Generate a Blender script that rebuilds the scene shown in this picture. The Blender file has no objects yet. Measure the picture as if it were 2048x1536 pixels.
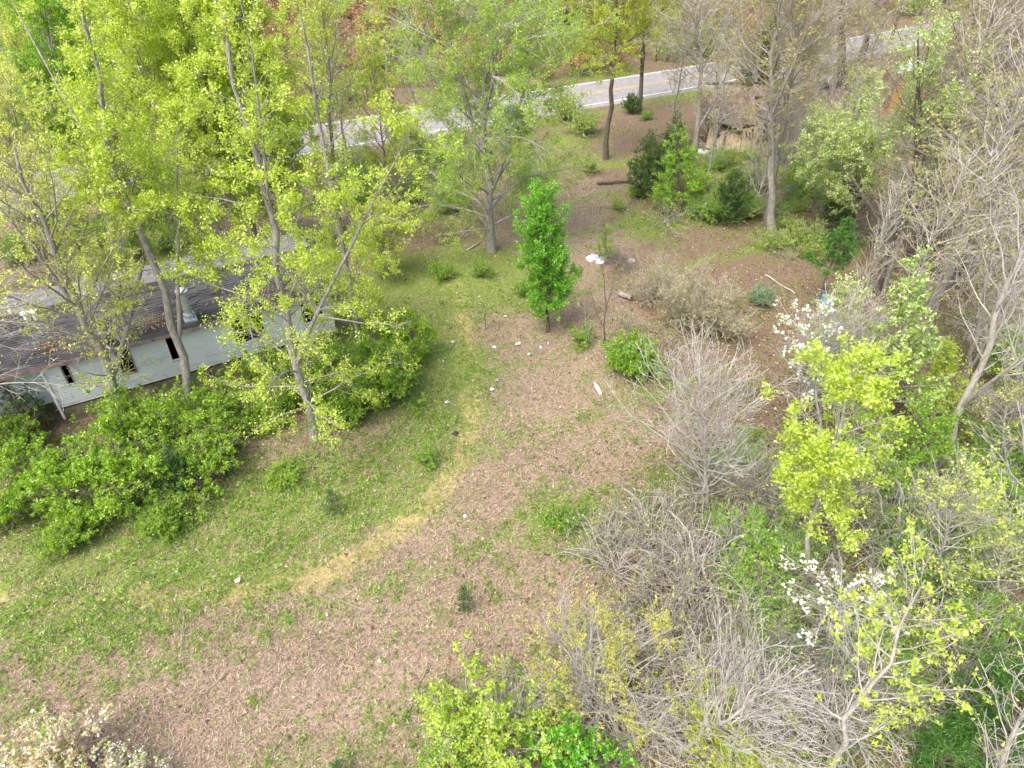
import bpy, math, random
import numpy as np
from mathutils import Vector, Matrix
R_ = math.radians
sc = bpy.context.scene
COL = sc.collection

# ------------------------------------------------------------------ camera, sky, sun, exposure
H = 19.0; PITCH = R_(38); FPX = 1420.0
cd = bpy.data.cameras.new('camera'); cam = bpy.data.objects.new('camera', cd); COL.objects.link(cam)
cam.location = (0, 0, H); cam.rotation_euler = (R_(90) - PITCH, 0, 0)
cd.sensor_width = 36; cd.lens = 36 * FPX / 2048; cd.clip_end = 1500; cd.clip_start = 0.2
sc.camera = cam
w = bpy.data.worlds.new('World'); sc.world = w; w.use_nodes = True
nt = w.node_tree; bg = nt.nodes['Background']
sk = nt.nodes.new('ShaderNodeTexSky'); sk.sky_type = 'NISHITA'; sk.sun_disc = False
SUN_EL, SUN_AZ = R_(58), R_(222)      # azimuth of the sun from +Y clockwise: behind and left of the camera
sk.sun_elevation = SUN_EL; sk.sun_rotation = SUN_AZ
sk.air_density = 1.0; sk.dust_density = 6.0; sk.ozone_density = 0.6
nt.links.new(sk.outputs[0], bg.inputs[0]); bg.inputs[1].default_value = 0.15
sl = bpy.data.lights.new('sun', 'SUN'); sl.energy = 1.2; sl.angle = R_(30); sl.color = (1, .965, .9)
so = bpy.data.objects.new('sun', sl); COL.objects.link(so)
sd = Vector((math.sin(SUN_AZ) * math.cos(SUN_EL), math.cos(SUN_AZ) * math.cos(SUN_EL), math.sin(SUN_EL)))
so.rotation_euler = sd.to_track_quat('Z', 'Y').to_euler(); so.location = (0, 0, 40)
sc.view_settings.view_transform = 'Standard'; sc.view_settings.look = 'None'
sc.view_settings.gamma = 1; sc.view_settings.use_curve_mapping = False
sc.view_settings.exposure = 1.42

# ------------------------------------------------------------------ survey helpers (photo measurements -> metres on the ground)
_c, _s = math.cos(PITCH), math.sin(PITCH)
def ray(px, py):
    u = (px - 1024) / FPX; v = (768 - py) / FPX
    return np.array([u, _c + v * _s, -_s + v * _c])
def G(px, py, z=0.0):
    r = ray(px, py); t = (z - H) / r[2]; return np.array([r[0] * t, r[1] * t, z])
def AY(px, py, y):
    r = ray(px, py); t = y / r[1]; return np.array([r[0] * t, y, H + r[2] * t])

# ------------------------------------------------------------------ mesh helpers
def mesh(name, V, F, mat, tint=None, smooth=False):
    V = np.ascontiguousarray(V, dtype=np.float32).reshape(-1, 3); F = np.ascontiguousarray(F, dtype=np.int32)
    me = bpy.data.meshes.new(name); n, k = F.shape
    me.vertices.add(len(V)); me.vertices.foreach_set('co', V.ravel())
    me.loops.add(n * k); me.loops.foreach_set('vertex_index', F.ravel())
    me.polygons.add(n); me.polygons.foreach_set('loop_start', np.arange(0, n * k, k, dtype=np.int32))
    me.polygons.foreach_set('loop_total', np.full(n, k, dtype=np.int32))
    if smooth: me.polygons.foreach_set('use_smooth', np.ones(n, dtype=bool))
    if tint is not None:
        a = me.attributes.new('tint', 'FLOAT', 'FACE'); a.data.foreach_set('value', np.asarray(tint, dtype=np.float32))
    me.update(calc_edges=True)
    if mat: me.materials.append(mat)
    return me
def obj(name, me, parent=None, kind=None):
    o = bpy.data.objects.new(name, me); COL.objects.link(o)
    if parent is not None: o.parent = parent
    if kind: o['kind'] = kind
    return o
def thing(name, label, cat, loc=(0, 0, 0), rz=0, group=None):
    o = bpy.data.objects.new(name, None); COL.objects.link(o); o.empty_display_size = .3
    o.location = loc; o.rotation_euler = (0, 0, rz)
    o['label'] = label; o['category'] = cat
    if group: o['group'] = group
    return o
def tag(o, label, cat, group=None, kind=None):
    o['label'] = label; o['category'] = cat
    if group: o['group'] = group
    if kind: o['kind'] = kind
    return o
class MB:
    """collects boxes / prisms / tubes into one mesh"""
    def __init__(s): s.v = []; s.f = []
    def add(s, V, F):
        b = len(s.v); s.v += [tuple(map(float, q)) for q in V]; s.f += [tuple(i + b for i in f) for f in F]
    def box(s, c, d, rot=None):
        x, y, z = d[0] / 2, d[1] / 2, d[2] / 2
        V = [Vector((a * x, b * y, e * z)) for a in (-1, 1) for b in (-1, 1) for e in (-1, 1)]
        if rot is not None: V = [rot @ q for q in V]
        V = [q + Vector(c) for q in V]
        s.add(V, [(0, 1, 3, 2), (4, 6, 7, 5), (0, 4, 5, 1), (2, 3, 7, 6), (0, 2, 6, 4), (1, 5, 7, 3)]); return s
    def prism(s, pts, x0, x1, ax=0):
        """polygon pts (a,b) extruded along axis ax"""
        def mk(x, a, b):
            return (x, a, b) if ax == 0 else ((a, x, b) if ax == 1 else (a, b, x))
        n = len(pts); V = [mk(x0, a, b) for a, b in pts] + [mk(x1, a, b) for a, b in pts]
        F = [tuple(range(n))[::-1], tuple(range(n, 2 * n))] + [(i, (i + 1) % n, n + (i + 1) % n, n + i) for i in range(n)]
        s.add(V, F); return s
    def tube(s, pts, r, k=8, cap=True):
        pts = [Vector(p) for p in pts]; rr = r if hasattr(r, '__len__') else [r] * len(pts)
        V = []
        for i, p in enumerate(pts):
            t = (pts[min(i + 1, len(pts) - 1)] - pts[max(i - 1, 0)]).normalized()
            ref = Vector((0, 0, 1)) if abs(t.z) < .8 else Vector((1, 0, 0))
            u = t.cross(ref).normalized(); q = t.cross(u)
            V += [p + rr[i] * (math.cos(6.2832 * j / k) * u + math.sin(6.2832 * j / k) * q) for j in range(k)]
        F = [(i * k + j, i * k + (j + 1) % k, (i + 1) * k + (j + 1) % k, (i + 1) * k + j) for i in range(len(pts) - 1) for j in range(k)]
        if cap: F += [tuple(range(k))[::-1], tuple(range((len(pts) - 1) * k, len(pts) * k))]
        s.add(V, F); return s
    def build(s, name, mat, parent=None, kind=None, bevel=0, smooth=False):
        me = bpy.data.meshes.new(name); me.from_pydata(s.v, [], s.f); me.update()
        if smooth: me.polygons.foreach_set('use_smooth', [True] * len(me.polygons))
        me.materials.append(mat); o = obj(name, me, parent, kind)
        if bevel:
            m = o.modifiers.new('bevel', 'BEVEL'); m.width = bevel; m.segments = 2; m.limit_method = 'ANGLE'
        return o

# ------------------------------------------------------------------ materials
def newmat(name):
    m = bpy.data.materials.new(name); m.use_nodes = True; t = m.node_tree; t.nodes.clear()
    out = t.nodes.new('ShaderNodeOutputMaterial'); return m, t, out
def N(t, typ, **kw):
    n = t.nodes.new(typ)
    for k, v in kw.items():
        if k.startswith('i_'):
            key = k[2:]; key = int(key) if key.isdigit() else key.replace('_', ' ')
            n.inputs[key].default_value = v
        else: setattr(n, k, v)
    return n
def ramp(t, stops, fac):
    n = t.nodes.new('ShaderNodeValToRGB'); e = n.color_ramp.elements
    while len(e) < len(stops): e.new(.5)
    for q, (p, c) in zip(e, stops): q.position = p; q.color = (*c, 1)
    t.links.new(fac, n.inputs[0]); return n.outputs[0]
def leafmat(name, stops, trans=.5, gloss=.05, rough=.45):
    if name[:3] not in ('fal', 'dea', 'whi', 'ced', 'pin'): stops = [(p, tuple(min(v * 1.35, .85) for v in c)) for p, c in stops]
    m, t, out = newmat(name)
    a = N(t, 'ShaderNodeAttribute', attribute_name='tint')
    oi = N(t, 'ShaderNodeObjectInfo')
    ad = N(t, 'ShaderNodeMath', operation='MULTIPLY_ADD'); t.links.new(oi.outputs['Random'], ad.inputs[0]); ad.inputs[1].default_value = .16
    t.links.new(a.outputs['Fac'], ad.inputs[2])
    sb = N(t, 'ShaderNodeMath', operation='SUBTRACT', i_1=.08); t.links.new(ad.outputs[0], sb.inputs[0])
    col = ramp(t, stops, sb.outputs[0])
    d = N(t, 'ShaderNodeBsdfDiffuse'); tr = N(t, 'ShaderNodeBsdfTranslucent'); mx = N(t, 'ShaderNodeMixShader', i_0=trans)
    hs = N(t, 'ShaderNodeHueSaturation', i_Hue=.49, i_Saturation=1.1, i_Value=1.15); t.links.new(col, hs.inputs['Color'])
    t.links.new(col, d.inputs[0]); t.links.new(hs.outputs[0], tr.inputs[0])
    t.links.new(d.outputs[0], mx.inputs[1]); t.links.new(tr.outputs[0], mx.inputs[2])
    g = N(t, 'ShaderNodeBsdfGlossy', i_Roughness=rough); mg = N(t, 'ShaderNodeMixShader', i_0=gloss)
    t.links.new(mx.outputs[0], mg.inputs[1]); t.links.new(g.outputs[0], mg.inputs[2])
    t.links.new(mg.outputs[0], out.inputs[0]); return m
def roughmat(name, c1, c2, scale=8, rough=.85, bump=.3, metal=0, stretch=(1, 1, 1), c3=None, det=6, bscale=None, spec=.3, thr=(.35, .65)):
    m, t, out = newmat(name)
    tc = N(t, 'ShaderNodeTexCoord'); mp = N(t, 'ShaderNodeMapping'); mp.inputs['Scale'].default_value = stretch
    t.links.new(tc.outputs['Object'], mp.inputs[0])
    n = N(t, 'ShaderNodeTexNoise', i_Scale=scale, i_Detail=det, i_Roughness=.65); t.links.new(mp.outputs[0], n.inputs[0])
    st = [(thr[0], c1), (thr[1], c2)] if c3 is None else [(thr[0], c1), ((thr[0] + thr[1]) / 2, c2), (thr[1], c3)]
    col = ramp(t, st, n.outputs[0])
    p = N(t, 'ShaderNodeBsdfPrincipled', i_Roughness=rough, i_Metallic=metal); p.inputs['Specular IOR Level'].default_value = spec
    t.links.new(col, p.inputs['Base Color'])
    if bump:
        n2 = N(t, 'ShaderNodeTexNoise', i_Scale=bscale or scale * 3, i_Detail=4); t.links.new(mp.outputs[0], n2.inputs[0])
        b = N(t, 'ShaderNodeBump', i_Strength=bump, i_Distance=.02); t.links.new(n2.outputs[0], b.inputs['Height']); t.links.new(b.outputs[0], p.inputs['Normal'])
    t.links.new(p.outputs[0], out.inputs[0]); return m

LM = {
 'lime':   leafmat('lime_leaves', [(0, (.19, .29, .02)), (.5, (.34, .45, .045)), (1, (.49, .56, .14))]),
 'green':  leafmat('spring_green_leaves', [(0, (.08, .20, .012)), (.5, (.17, .33, .02)), (1, (.28, .44, .04))]),
 'yellowgreen': leafmat('yellow_green_leaves', [(0, (.26, .34, .04)), (.5, (.40, .48, .08)), (1, (.52, .56, .16))]),
 'airy':   leafmat('airy_green_leaves', [(0, (.13, .23, .02)), (.5, (.24, .36, .04)), (1, (.36, .45, .10))]),
 'pear':   leafmat('vivid_green_leaves', [(0, (.04, .16, .01)), (.5, (.11, .33, .015)), (.85, (.24, .44, .04)), (1, (.45, .48, .12))]),
 'pale':   leafmat('pale_green_leaves', [(0, (.16, .27, .04)), (.45, (.28, .40, .09)), (.75, (.44, .50, .20)), (1, (.62, .62, .42))], gloss=.1),
 'privet': leafmat('shrub_leaves', [(0, (.07, .17, .01)), (.5, (.19, .34, .018)), (1, (.33, .46, .04))]),
 'yellow': leafmat('yellow_flowers', [(0, (.26, .30, .04)), (.5, (.40, .42, .05)), (1, (.54, .50, .07))]),
 'gold':   leafmat('golden_green_leaves', [(0, (.17, .24, .015)), (.5, (.30, .37, .025)), (1, (.44, .43, .04))]),
 'beige':  leafmat('beige_budding_leaves', [(0, (.17, .17, .08)), (.5, (.29, .28, .14)), (1, (.44, .38, .21))]),
 'tan':    leafmat('tan_dry_leaves', [(0, (.26, .15, .07)), (.5, (.45, .28, .13)), (1, (.60, .44, .24))]),
 'rust':   leafmat('rusty_buds', [(0, (.16, .13, .04)), (.5, (.27, .25, .06)), (1, (.37, .36, .12))]),
 'orange': leafmat('orange_blossom', [(0, (.36, .27, .13)), (.5, (.48, .39, .22)), (1, (.58, .52, .36))]),
 'white':  leafmat('white_petals', [(0, (.62, .62, .55)), (1, (.82, .82, .78))], trans=.25),
 'cedar':  leafmat('cedar_needles', [(0, (.02, .06, .012)), (.5, (.045, .12, .02)), (1, (.09, .20, .03))], trans=.15, gloss=.02),
 'pine':   leafmat('pine_needles', [(0, (.035, .10, .02)), (.5, (.07, .18, .03)), (1, (.13, .27, .05))], trans=.2, gloss=.03),
 'bluish': leafmat('blue_green_leaves', [(0, (.12, .22, .11)), (.5, (.2, .32, .18)), (1, (.3, .42, .26))]),
 'weed':   leafmat('weed_leaves', [(0, (.05, .12, .01)), (.5, (.13, .25, .02)), (1, (.25, .37, .05))]),
 'straw':  leafmat('dead_grass', [(0, (.09, .06, .045)), (.35, (.235, .165, .125)), (.7, (.42, .315, .24)), (1, (.58, .475, .38))], trans=.12, gloss=.03),
 'litter': leafmat('fallen_leaves', [(0, (.06, .035, .025)), (.4, (.17, .11, .075)), (.75, (.29, .20, .135)), (1, (.50, .39, .29))], trans=.1, gloss=.05),
}
BM = {
 'grey':  roughmat('grey_bark', (.15, .14, .125), (.36, .345, .315), 5, stretch=(3, 3, .7), bump=.6),
 'pale':  roughmat('pale_bark', (.27, .26, .23), (.46, .44, .40), 5, stretch=(2, 2, .8), bump=.4),
 'dark':  roughmat('dark_bark', (.045, .038, .03), (.17, .15, .12), 6, stretch=(3, 3, .6), bump=.8),
 'twig':  roughmat('grey_twigs', (.20, .18, .15), (.34, .31, .27), 3, bump=0),
 'ptwig': roughmat('pale_twigs', (.28, .265, .24), (.46, .44, .405), 3, bump=0),
 'btwig': roughmat('brown_twigs', (.14, .11, .085), (.29, .235, .18), 3, bump=0),
}

# ------------------------------------------------------------------ growth (all numpy)
def nrm(a): return a / np.maximum(np.linalg.norm(a, axis=-1, keepdims=True), 1e-9)
def pinterp(P, idx, t):
    k = P.shape[1]; f = t * (k - 1); i = np.minimum(f.astype(int), k - 2); q = (f - i)
    if P.ndim == 3: q = q[:, None]
    return P[idx, i] * (1 - q) + P[idx, i + 1] * q
def sprout(rng, P, Rd, idx, t, ang, L, k, up, wig, rmax, az=None, grav=0.0, rfac=.62, tip=.25):
    pos = pinterp(P, idx, t); kk = P.shape[1]
    i = np.minimum((t * (kk - 1)).astype(int), kk - 2); tan = nrm(P[idx, i + 1] - P[idx, i])
    n = len(idx)
    ref = np.where(np.abs(tan[:, 2:3]) > .85, np.array([[1., 0, 0]]), np.array([[0, 0, 1.]]))
    u = nrm(np.cross(tan, ref)); v = np.cross(tan, u)
    a = rng.uniform(0, 6.2832, n) if az is None else az
    per = np.cos(a)[:, None] * u + np.sin(a)[:, None] * v
    d = nrm(np.cos(ang)[:, None] * tan + np.sin(ang)[:, None] * per)
    out = np.empty((n, k, 3)); out[:, 0] = pos; st = (L / (k - 1))[:, None]
    for j in range(1, k):
        d = nrm(d + up * np.array([0, 0, 1.]) - grav * (j / k) * np.array([0, 0, 1.]) + rng.normal(0, wig, (n, 3)))
        out[:, j] = out[:, j - 1] + d * st
    r0 = np.minimum(pinterp(Rd, idx, t) * rfac, rmax * L)
    rr = r0[:, None] * np.linspace(1, tip, k)[None, :]
    return out, rr
def tubes(P, Rd, sides):
    n, k, _ = P.shape
    T = np.empty_like(P); T[:, 1:-1] = P[:, 2:] - P[:, :-2]; T[:, 0] = P[:, 1] - P[:, 0]; T[:, -1] = P[:, -1] - P[:, -2]; T = nrm(T)
    m = nrm(P[:, -1] - P[:, 0])
    ref = np.where(np.abs(m[:, 2:3]) > .8, np.array([[1., 0, 0]]), np.array([[0, 0, 1.]]))[:, None, :]
    u = nrm(np.cross(T, np.broadcast_to(ref, T.shape))); v = np.cross(T, u)
    a = np.arange(sides) * 6.2832 / sides
    V = P[:, :, None, :] + Rd[:, :, None, None] * (np.cos(a)[None, None, :, None] * u[:, :, None, :] + np.sin(a)[None, None, :, None] * v[:, :, None, :])
    V = V.reshape(-1, 3)
    b = (np.arange(n) * k * sides)[:, None, None] + (np.arange(k - 1) * sides)[None, :, None]
    j = np.arange(sides)[None, None, :]; jn = (j + 1) % sides
    F = np.stack([b + j, b + jn, b + sides + jn, b + sides + j], -1).reshape(-1, 4)
    return V, F
def join(parts):
    Vs, Fs, o = [], [], 0
    for V, F in parts:
        Vs.append(V); Fs.append(F + o); o += len(V)
    return np.concatenate(Vs), np.concatenate(Fs)
def vnoise(p, sc_, seed=0):
    """cheap smooth 3D noise 0..1"""
    q = p / sc_; r = np.random.default_rng(seed); s = 0
    for i in range(5):
        k = r.normal(0, 1, 3) * (1 + .6 * i); s = s + np.sin(q @ k + r.uniform(0, 6.28)) / (1 + .3 * i)
    return np.clip(.5 + s / 4.2, 0, 1)
def leaves(rng, C, n, spread, size, aspect=.55, upb=.6, tri=False, jit=.35, hang=0.0):
    """n leaves round every centre C; returns V,F,tint"""
    m = len(C); base = np.repeat(C, n, 0); tot = m * n
    off = rng.normal(0, 1, (tot, 3)); off = nrm(off) * (spread * rng.uniform(.15, 1, (tot, 1)))
    c = base + off
    a = nrm(off + rng.normal(0, .5, (tot, 3)) * spread - np.array([0, 0, hang]) * spread)
    nn = nrm(rng.normal(0, 1, (tot, 3)) * (1 - upb) + np.array([0, 0, 1.]) * upb)
    b = nrm(np.cross(nn, a)); s = (size * rng.uniform(1 - jit, 1 + jit, (tot, 1)))
    cc = np.cross(a, b)
    if tri:
        V = np.stack([c - a * s * .5, c + a * s * .5 + b * s * aspect * .4, c + a * s * .35 - b * s * aspect * .6], 1)
        F = np.arange(tot * 3).reshape(-1, 3)
    else:
        V = np.stack([c - a * s * .5, c + b * s * aspect * .5 + cc * s * .08, c + a * s * .5, c - b * s * aspect * .5 + cc * s * .08], 1)
        F = np.arange(tot * 4).reshape(-1, 4)
    tint = np.clip(.5 + np.repeat(rng.normal(0, .16, m), n) + rng.normal(0, .16, tot), 0, 1)
    return V.reshape(-1, 3), F, tint
def profile(kind, h):
    h = np.clip(h, 0, 1)
    if kind == 'cone': return .12 + .88 * (1 - h) ** .8
    if kind == 'oval': return np.sqrt(np.clip(1 - (2 * h - .9) ** 2 / 1.25, .02, 1))
    if kind == 'column': return .35 + .65 * np.sqrt(np.clip(1 - (2 * h - .8) ** 2 / 1.5, 0, 1))
    if kind == 'vase': return .45 + .55 * h
    if kind == 'round': return np.sqrt(np.clip(1 - (1.7 * h - .8) ** 2, .05, 1))
    return np.ones_like(h)

KINDS = dict(   # n1 limbs, angle, up, l2 spacing, l3 spacing, leaves per tuft, tuft spacing, leaf size, colour, bark, profile
 tulip=dict(n1=88, ang=56, up=.07, s2=.24, s3=.46, nl=7, ts=.10, sz=.088, spr=.20, col='lime', bark='grey', prof='cone', cb=.22, r0=.0085, gap=.30),
 sparse=dict(n1=62, ang=54, up=.09, s2=.26, s3=.32, nl=5, ts=.17, sz=.085, spr=.15, col='yellowgreen', bark='grey', prof='oval', cb=.3, r0=.009, gap=.42),
 airy=dict(n1=76, ang=56, up=.04, s2=.23, s3=.24, nl=4, ts=.15, sz=.085, spr=.13, col='airy', bark='grey', prof='round', cb=.12, r0=.016, gap=.34),
 pear=dict(n1=110, ang=44, up=.14, s2=.15, s3=.17, nl=5, ts=.10, sz=.09, spr=.10, col='pear', bark='dark', prof='column', cb=.10, r0=.012, gap=.10),
 oak=dict(n1=58, tw=1.35, ang=58, up=.07, s2=.28, s3=.33, nl=2, ts=.35, sz=.10, spr=.11, col='rust', bark='grey', prof='round', cb=.3, r0=.012, gap=.45),
 bare=dict(n1=40, ang=50, up=.10, s2=.24, s3=.25, nl=0, ts=1, sz=.1, spr=.1, col='rust', bark='pale', prof='round', cb=.25, r0=.011, gap=0),
 pale=dict(n1=70, ang=56, up=.07, s2=.20, s3=.23, nl=5, ts=.14, sz=.088, spr=.13, col='pale', bark='grey', prof='oval', cb=.2, r0=.010, gap=.28),
 maple=dict(n1=60, ang=62, up=.05, s2=.23, s3=.28, nl=5, ts=.16, sz=.10, spr=.13, col='gold', bark='dark', prof='oval', cb=.4, r0=.012, gap=.36),
 young=dict(n1=56, ang=62, up=.05, s2=.19, s3=.24, nl=5, ts=.12, sz=.09, spr=.12, col='green', bark='dark', prof='cone', cb=.08, r0=.011, gap=.22),
)
STATS = {}
def make_tree(name, label, cat, base, path, R, kind, seed, group=None, near=False, fork=0, leafmul=1.0, parts_extra=None, **ov):
    """base: ground point; path: list of world points from base to top"""
    K = dict(KINDS[kind]); K.update(ov); rng = np.random.default_rng(seed)
    pts = np.array(path, dtype=float) - base
    # resample and roughen the trunk
    k = 12; d = np.r_[0, np.cumsum(np.linalg.norm(np.diff(pts, axis=0), axis=1))]; L = d[-1]
    ts = np.linspace(0, L, k); tr = np.stack([np.interp(ts, d, pts[:, i]) for i in range(3)], 1)
    tr[1:-1, :2] += rng.normal(0, .012 * L * .5, (k - 2, 2)); tr[0, 2] -= .15
    r0 = K.get('trunk_r', K['r0'] * L); rad = r0 * (np.linspace(1, .12, k) ** .85); rad[0] *= 1.35
    S = tr[None]; SR = rad[None]
    root = thing(name, label, cat, tuple(base), 0, group)
    trunk_parts = [tubes(S, SR, 9)]
    if fork:
        fp, fr = sprout(rng, S, SR, np.zeros(fork, int), np.linspace(.22, .5, fork), rng.uniform(.25, .5, fork), L * rng.uniform(.5, .65, fork), 10, .07, .05, .05, az=np.arange(fork) * 2.4 + rng.uniform(0, 6), rfac=.62, tip=.12)
        fk = np.concatenate([fp[:, :1], fp], 1)[:, :12]; # pad to 12
        x = np.linspace(0, 9, 12); i0 = np.minimum(x.astype(int), 8); q = (x - i0)
        fk = fp[:, i0] * (1 - q)[None, :, None] + fp[:, i0 + 1] * q[None, :, None]; fkr = fr[:, i0] * (1 - q) + fr[:, i0 + 1] * q
        trunk_parts.append(tubes(fk, fkr, 7)); S = np.concatenate([S, fk]); SR = np.concatenate([SR, fkr])
    V, F = join(trunk_parts); obj('trunk', mesh('trunk', V, F, BM[K['bark']], smooth=True), root)
    zt = tr[-1, 2]; z0 = zt * K['cb']
    n1 = K['n1']; ns = len(S)
    idx = np.r_[np.zeros(n1 - (n1 // 3 if ns > 1 else 0), int), rng.integers(1, ns, n1 // 3) if ns > 1 else np.zeros(0, int)]
    t = np.where(idx == 0, K['cb'] + (1 - K['cb']) * (np.arange(len(idx)) + rng.uniform(0, 1, len(idx))) / max((idx == 0).sum(), 1), rng.uniform(.15, 1, len(idx)))
    t = np.clip(t, 0, .985)
    zz = pinterp(S, idx, t)[:, 2]; h = (zz - z0) / max(zt - z0, .1)
    L1 = R * profile(K['prof'], h) * rng.uniform(.62, 1.12, len(idx)); L1 = np.maximum(L1, .25)
    az = np.arange(len(idx)) * 2.39996 + rng.normal(0, .35, len(idx))
    ang = R_(K['ang']) * (1.12 - .45 * np.clip(h, 0, 1)) + rng.normal(0, .1, len(idx))
    P1, R1 = sprout(rng, S, SR, idx, t, ang, L1, 8, K['up'], .13, .0115, az=az, grav=K.get('grav', .0), rfac=.5, tip=.2)
    def level(P, Rr, Lp, sp, frac, rmax, k2, wig, up, t0=.18, amin=.5, amax=1.0):
        cnt = np.maximum((Lp / sp).astype(int), 1); ii = np.repeat(np.arange(len(P)), cnt)
        tt = rng.uniform(t0, .97, len(ii)); LL = np.repeat(Lp, cnt) * (frac * (1.15 - tt * .7)) * rng.uniform(.6, 1.3, len(ii))
        Pn, Rn = sprout(rng, P, Rr, ii, tt, rng.uniform(amin, amax, len(ii)), LL, k2, up, wig, rmax)
        return Pn, Rn, LL
    tw = K.get('tw', 1.0)
    P2, R2, L2 = level(P1, R1, L1, K['s2'], .44, .008, 5 if K['nl'] == 0 else 4, .17, K['up'] * .8)
    R2 = np.maximum(R2, .0055 * tw); R1 = np.maximum(R1, .007 * tw)
    P3, R3, L3 = level(P2, R2, L2, K['s3'], .5, .014, 3 if K['nl'] == 0 else 2, .16, K['up'] * .6, t0=.25)
    R3 = np.maximum(R3 * .9, .0038 * tw)
    if K.get('up3'): pass
    twigmat = BM[K.get('tbark', {'pale': 'ptwig', 'grey': 'twig', 'dark': 'btwig'}[K['bark']])]
    if near:
        order = np.argsort(-R1[:, 0]); big = order[:10]; rest = order[10:]
        for b_ in big:
            V, F = tubes(P1[b_:b_ + 1], R1[b_:b_ + 1], 6); obj('limb', mesh('limb', V, F, BM[K['bark']], smooth=True), root)
    else: rest = np.arange(len(P1))
    V, F = join([tubes(P1[rest], R1[rest], 5), tubes(P2, R2, 3), tubes(P3, R3, 3)])
    obj('branches', mesh('branches', V, F, twigmat), root, 'stuff')
    nf = len(F) * 2
    if K['nl']:
        C = []
        for P, LL, tt0 in ((P2, L2, .35), (P3, L3, .2)):
            cnt = np.maximum(LL / K['ts'] * leafmul * rng.uniform(.6, 1.4, len(LL)), 0); cnt = (cnt + rng.uniform(0, 1, len(LL))).astype(int)
            ii = np.repeat(np.arange(len(P)), cnt); C.append(pinterp(P, ii, rng.uniform(tt0, 1, len(ii)) ** .8))
        C.append(P1[:, -1]); C = np.concatenate(C)
        if K['gap'] > 0: C = C[vnoise(C + base, .9, seed) > K['gap'] * .75]
        if K.get('hfade'):   # barer towards the top or foot
            hh = C[:, 2] / zt; C = C[rng.uniform(0, 1, len(C)) < np.interp(hh, K['hfade'][0], K['hfade'][1])]
        V, F, T = leaves(rng, C, K['nl'], K['spr'], K['sz'], upb=K.get('upb', .45), tri=K.get('tri', True), hang=K.get('hang', 0), aspect=K.get('asp', .62))
        obj('leaves', mesh('leaves', V, F, LM[K['col']], T), root, 'stuff'); nf += len(F) * (1 if F.shape[1] == 3 else 2)
        if K.get('mix'):
            for col, frac, nm in K['mix']:
                C2 = C[rng.uniform(0, 1, len(C)) < frac] + rng.normal(0, .08, (1, 3))
                if len(C2):
                    V, F, T = leaves(rng, C2, K.get('mixn', 3), K['spr'], K.get('mixs', K['sz']), upb=.7, aspect=.9)
                    obj(nm, mesh(nm, V, F, LM[col], T), root, 'stuff'); nf += len(F) * 2
    STATS[label] = nf
    return root

def T(name, label, cat, b, tops, Rpx, kind, seed, lean=0.0, R=None, **kw):
    """tree from its foot (photo px) and px points up its stem; Rpx crown radius in px at the crown"""
    base = G(*b); y = base[1]; path = [base]
    for i, q in enumerate(tops): path.append(AY(q[0], q[1], y + lean * (i + 1) / len(tops)))
    if R is None:
        mid = path[-1]; z = mid[1] * _c - (mid[2] - H) * _s; z0 = base[1] * _c + H * _s; R = Rpx / FPX * (z + z0) / 2
    return make_tree(name, label, cat, base, path, R, kind, seed, **kw)

def copy_tree(o, loc, rz, s, label=None, group=None, tilt=0.0):
    c = o.copy(); COL.objects.link(c); c.location = loc; c.rotation_euler = (tilt * math.sin(rz * 3.1), tilt * math.cos(rz * 4.3), rz)
    c.scale = s if hasattr(s, '__len__') else (s, s, s)
    if label: c['label'] = label
    if group: c['group'] = group
    for ch in list(o.children):
        d = ch.copy(); COL.objects.link(d); d.parent = c
    return c

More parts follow.
